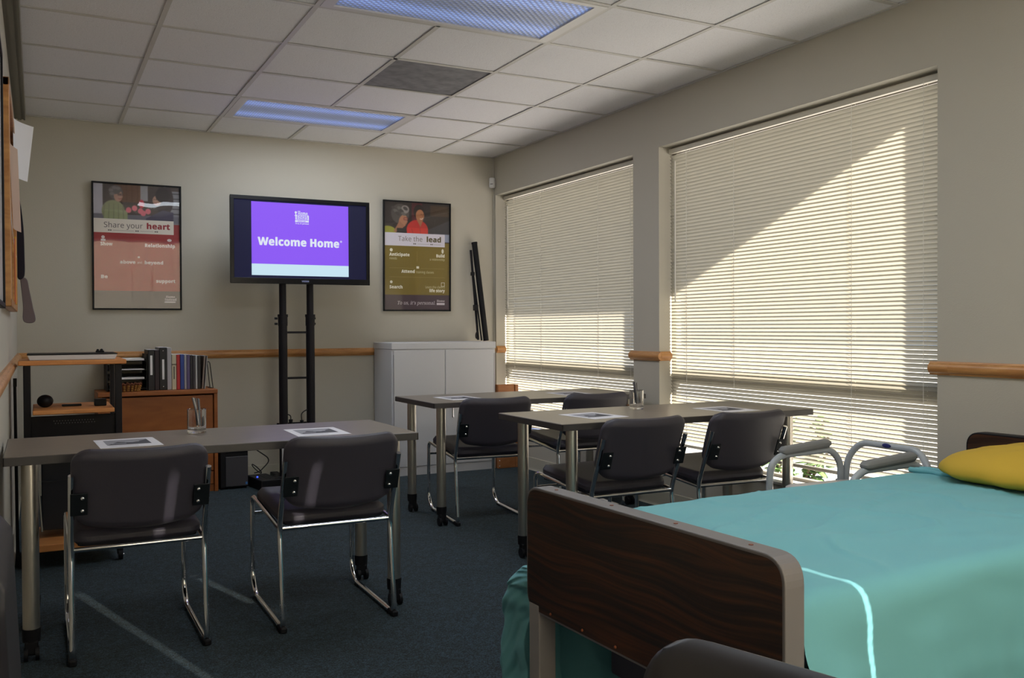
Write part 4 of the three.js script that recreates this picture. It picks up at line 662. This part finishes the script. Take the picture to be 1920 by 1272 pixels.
// coverlet: a draped sheet with a turned edge at the pillow
{
  const nx = 120, nt = 110, x0 = -2.325, x1 = -0.76, pos = [], uv = [], idx = [];
  const top = 0.628, w = 0.455, R = 0.045, drop = 0.50, arc = R * Math.PI / 2, half = (w - R) + arc + drop;
  for (let i = 0; i <= nx; i++) for (let j = 0; j <= nt; j++) {
    const s = i / nx; let x = x0 + (x1 - x0) * s; const t = (j / nt * 2 - 1) * half, sg = Math.sign(t) || 1, a = Math.abs(t);
    let y, z; const fall = Math.max(0, a - (w - R) - arc);
    if (a < w - R) { y = top; z = a; } else if (a < w - R + arc) { const th = (a - (w - R)) / R; y = top - R + R * Math.cos(th); z = w - R + R * Math.sin(th); } else { y = top - R - fall; z = w; }
    const fl = fall / drop;
    const end = Math.exp(-(((x - x0) / 0.16) ** 2));
    if (fall > 0) {
      z += fl * (0.05 + 0.03 * n2(x * 2.2 + sg * 7, fl * 0.5) + 0.016 * n2(x * 8 + sg * 3, fl * 0.7)) + 0.004 * n2(x * 3, fall * 10 + sg * 5) + end * (0.16 * Math.sin(Math.min(1, fl * 1.15) * Math.PI * 0.62) * (sg < 0 ? 1 : 0.25));
      x += end * -0.02 * fl + 0.012 * n2(fall * 9 + sg * 4, x * 3) * end;
      y += 0.02 * n2(x * 2.5, sg * 9) * fl + (sg < 0 ? end * 0.05 * fl : 0);
    } else {
      y += (0.005 * n2(x * 2.4, t * 3.1) + 0.004 * n2(x * 4.2 + t * 3, t * 5.2 + 20)) * (1 - 0.7 * (a / w) ** 4) + 0.003 * Math.max(0, n2(x * 3 - t * 6 + 40, t * 1.5)) + 0.012 * Math.sin(s * Math.PI) * Math.cos(t / w * 1.3);
      const ridge = Math.abs(n2(x * 1.6 + t * 1.1 + 60, t * 2.2 - x * 0.6)); y += 0.008 * Math.max(0, 1 - ridge * 8) * (1 - (a / w) ** 4);
    }
    pos.push(x, y, BZ + sg * z); uv.push(x, t);
  }
  for (let i = 0; i < nx; i++) for (let j = 0; j < nt; j++) { const a = i * (nt + 1) + j, b = a + nt + 1; idx.push(a, a + 1, b, b, a + 1, b + 1); }
  const g = new THREE.BufferGeometry(); g.setAttribute('position', new THREE.Float32BufferAttribute(pos, 3)); g.setAttribute('uv', new THREE.Float32BufferAttribute(uv, 2)); g.setIndex(idx); g.computeVertexNormals();
  const c = thing('bed_coverlet', 'teal coverlet draped over the hospital bed', 'coverlet', [-2.31, 0, BZ], 0.04);
  part('cloth', g.translate(2.36, 0, -BZ), M.teal, c);
  // cloth gathered at the far foot corner
  let gg = new THREE.BoxGeometry(1, 1, 1, 26, 40, 3); gg.deleteAttribute('uv'); gg.deleteAttribute('normal'); gg = mergeVertices(gg, 1e-5);
  const gp = gg.attributes.position, guv = [];
  const edge = [[0.46, -0.59], [0.43, -0.635], [0.38, -0.68], [0.29, -0.712], [0.18, -0.705], [0.09, -0.70], [0.03, -0.655]];
  for (let i = 0; i < gp.count; i++) {
    const u = gp.getX(i) + 0.5, v = 0.5 - gp.getY(i), d = gp.getZ(i);
    const k = Math.min(v * 6, 5.999), a = edge[Math.floor(k)], b = edge[Math.floor(k) + 1], f = k % 1, y = a[0] + (b[0] - a[0]) * f, zl = a[1] + (b[1] - a[1]) * f;
    const round = Math.sqrt(Math.max(0, 1 - (1 - Math.min(u / 0.3, 1)) ** 2));
    const fold = 0.017 * n2(u * 1.1 + v * 1.2, v * 4.5) + 0.006 * n2(u * 1.6 + 5, v * 10 + u * 3);
    gp.setXYZ(i, 0.055 - d * 0.11 * round + (d > 0 ? -fold : 0), y + 0.05 * (1 - u) * u, zl + u * 0.19 + fold * 0.5); guv.push(u, v);
  }
  gg.setAttribute('uv', new THREE.Float32BufferAttribute(guv, 2)); gg.computeVertexNormals();
  part('gathered_corner', gg, M.teal, c);
  // turned-back edge
  const roll = []; for (let k = 0; k < 3; k++) roll.push(rod(Array.from({ length: 22 }, (_, i) => [x1 - 0.03 + k * 0.03 + 0.008 * n2(i * 0.4, k * 3), top + 0.008 + 0.004 * n2(i * 0.5, k), BZ - 0.44 + i * 0.042]), 0.010 - k * 0.001, 0.02, 10));
  part('turned_edge', merge(roll).translate(2.36, 0, -BZ), M.teal, c);
  part('fitted_sheet', pad(0.5, 0.92, 0.172, 0.07, 0.05, (v) => { const { x, y, z } = v; v.set(x, z, y); }, 12, 12).translate(1.70, 0.530, 0), M.teal, bed);
}
single('pillow', 'mustard yellow pillow at the head of the teal bed', 'pillow', (() => {
  const g0 = new THREE.SphereGeometry(1, 48, 32); const p = g0.attributes.position;
  for (let i = 0; i < p.count; i++) {
    let x = p.getX(i), y = p.getY(i), z = p.getZ(i); const r = Math.hypot(x, z) || 1e-6, c = x / r, s = z / r;
    const k = r < 1e-4 ? 1 : 1 / Math.pow(Math.abs(c) ** 3.2 + Math.abs(s) ** 3.2, 1 / 3.2); x *= k; z *= k;
    const e = Math.max(Math.abs(x), Math.abs(z));
    let yy = Math.sign(y) * Math.pow(Math.abs(y), 0.9) * (y > 0 ? 0.088 : 0.052) + 0.006 * n2(x * 3.2, z * 3.5) * (1 - e) + 0.008 * n2(c * 4, s * 4) * e;
    p.setXYZ(i, x * 0.25 * (1 + 0.05 * Math.abs(z) ** 4), yy - 0.012 * e * e, z * 0.39 * (1 + 0.05 * Math.abs(x) ** 4));
  }
  g0.computeVertexNormals(); return g0;
})(), M.yellow, [-0.625, 0.678, BZ + 0.005], 0.07);

// ───────────────────────── commode chair and walker ─────────────────────────
const cm = thing('commode_chair', 'grey tubular commode chair with padded arms behind the bed', 'commode', [-0.56, 0, 4.45], -0.07);
for (const s of [-1, 1]) {
  const z = s * 0.235, a = part('arm_frame', rod([[-0.25, 0.0, z * 1.06], [-0.225, 0.56, z], [-0.17, 0.60, z], [0.11, 0.61, z], [0.165, 0.55, z], [0.17, 0.0, z * 1.06]], 0.0145, 0.07, 12), M.tubeGrey, cm);
  part('arm_pad', pad(0.27, 0.052, 0.036, 0.02, 0.014, (v) => { const { x, y, w } = v, zz = v.z; v.set(x - 0.035, 0.628 + zz + 0.012 * (x / 0.135), z + y); }, 14, 8), M.padGrey, a);
  for (const x of [-0.25, 0.17]) part('rubber_tip', cyl(0.02, 0.018, 0.03, x, 0, z * 1.06, 12), M.greyEdge, a);
}
const bb = part('back_bar', rod([[0.19, 0.42, -0.235], [0.195, 0.57, -0.225], [0.21, 0.645, -0.16], [0.21, 0.645, 0.16], [0.195, 0.57, 0.225], [0.19, 0.42, 0.235]], 0.0145, 0.09, 12), M.tubeGrey, cm);
part('maker_badge', sph(1, 0, 0, 0, 14, 8).scale(0.004, 0.010, 0.024).translate(0.194, 0.648, 0.0), paint(34, 40, 110), bb);
part('seat', merge([pad(0.40, 0.42, 0.025, 0.1, 0.01, (v) => { const { x, y } = v, zz = v.z; v.set(x - 0.02, 0.47 + zz, y); }, 14, 14)]), M.seatWhite, cm);
part('seat_rail', merge([rod([[-0.22, 0.44, -0.235], [-0.22, 0.44, 0.235]], 0.012, 0.01, 10), rod([[0.17, 0.44, -0.235], [0.17, 0.44, 0.235]], 0.012, 0.01, 10)]), M.tubeGrey, cm);
for (const s of [-1, 1]) part('push_pin', sph(0.005, 0.155, 0.47, s * 0.25, 8, 6), M.chrome, cm);

const wk = thing('folded_walker', 'grey tubular walker behind the headboard by the wall', 'walker', [-0.165, 0, 5.33]);
for (const x of [-0.075, 0.035]) part('side_frame', rod([[x, 0, -0.26], [x, 0.74, -0.255], [x, 0.82, -0.17], [x, 0.82, 0.17], [x, 0.74, 0.255], [x, 0, 0.26]], 0.0135, 0.09, 12), M.tubeGrey, wk);
part('cross_brace', merge([rod([[-0.075, 0.55, -0.24], [0.035, 0.55, 0.24]], 0.01, 0.01, 8), rod([[-0.02, 0.3, -0.258], [-0.02, 0.3, 0.258]], 0.01, 0.01, 8)]), M.tubeGrey, wk);
for (const x of [-0.075, 0.035]) for (const z of [-0.26, 0.26]) part('rubber_tip', cyl(0.019, 0.017, 0.03, x, 0, z, 12), M.greyEdge, wk);

// things lying on the far window sill
single('sill_booklet', 'blue and white booklet lying on the far window sill', 'booklet', rbx(-0.04, 0.04, 0, 0.012, -0.11, 0.11, 0.002), paint(120, 140, 190), [0.036, 0.3147, 0.62], 0.2);
single('sill_paper', 'white paper stack lying on the far window sill', 'papers', rbx(-0.04, 0.04, 0, 0.008, -0.14, 0.14, 0.002), M.paper, [0.036, 0.3145, 0.95], 0.05);

scene.traverse((o) => { if (o.isMesh) { o.castShadow = true; o.receiveShadow = true; } });
renderer.render(scene, camera);
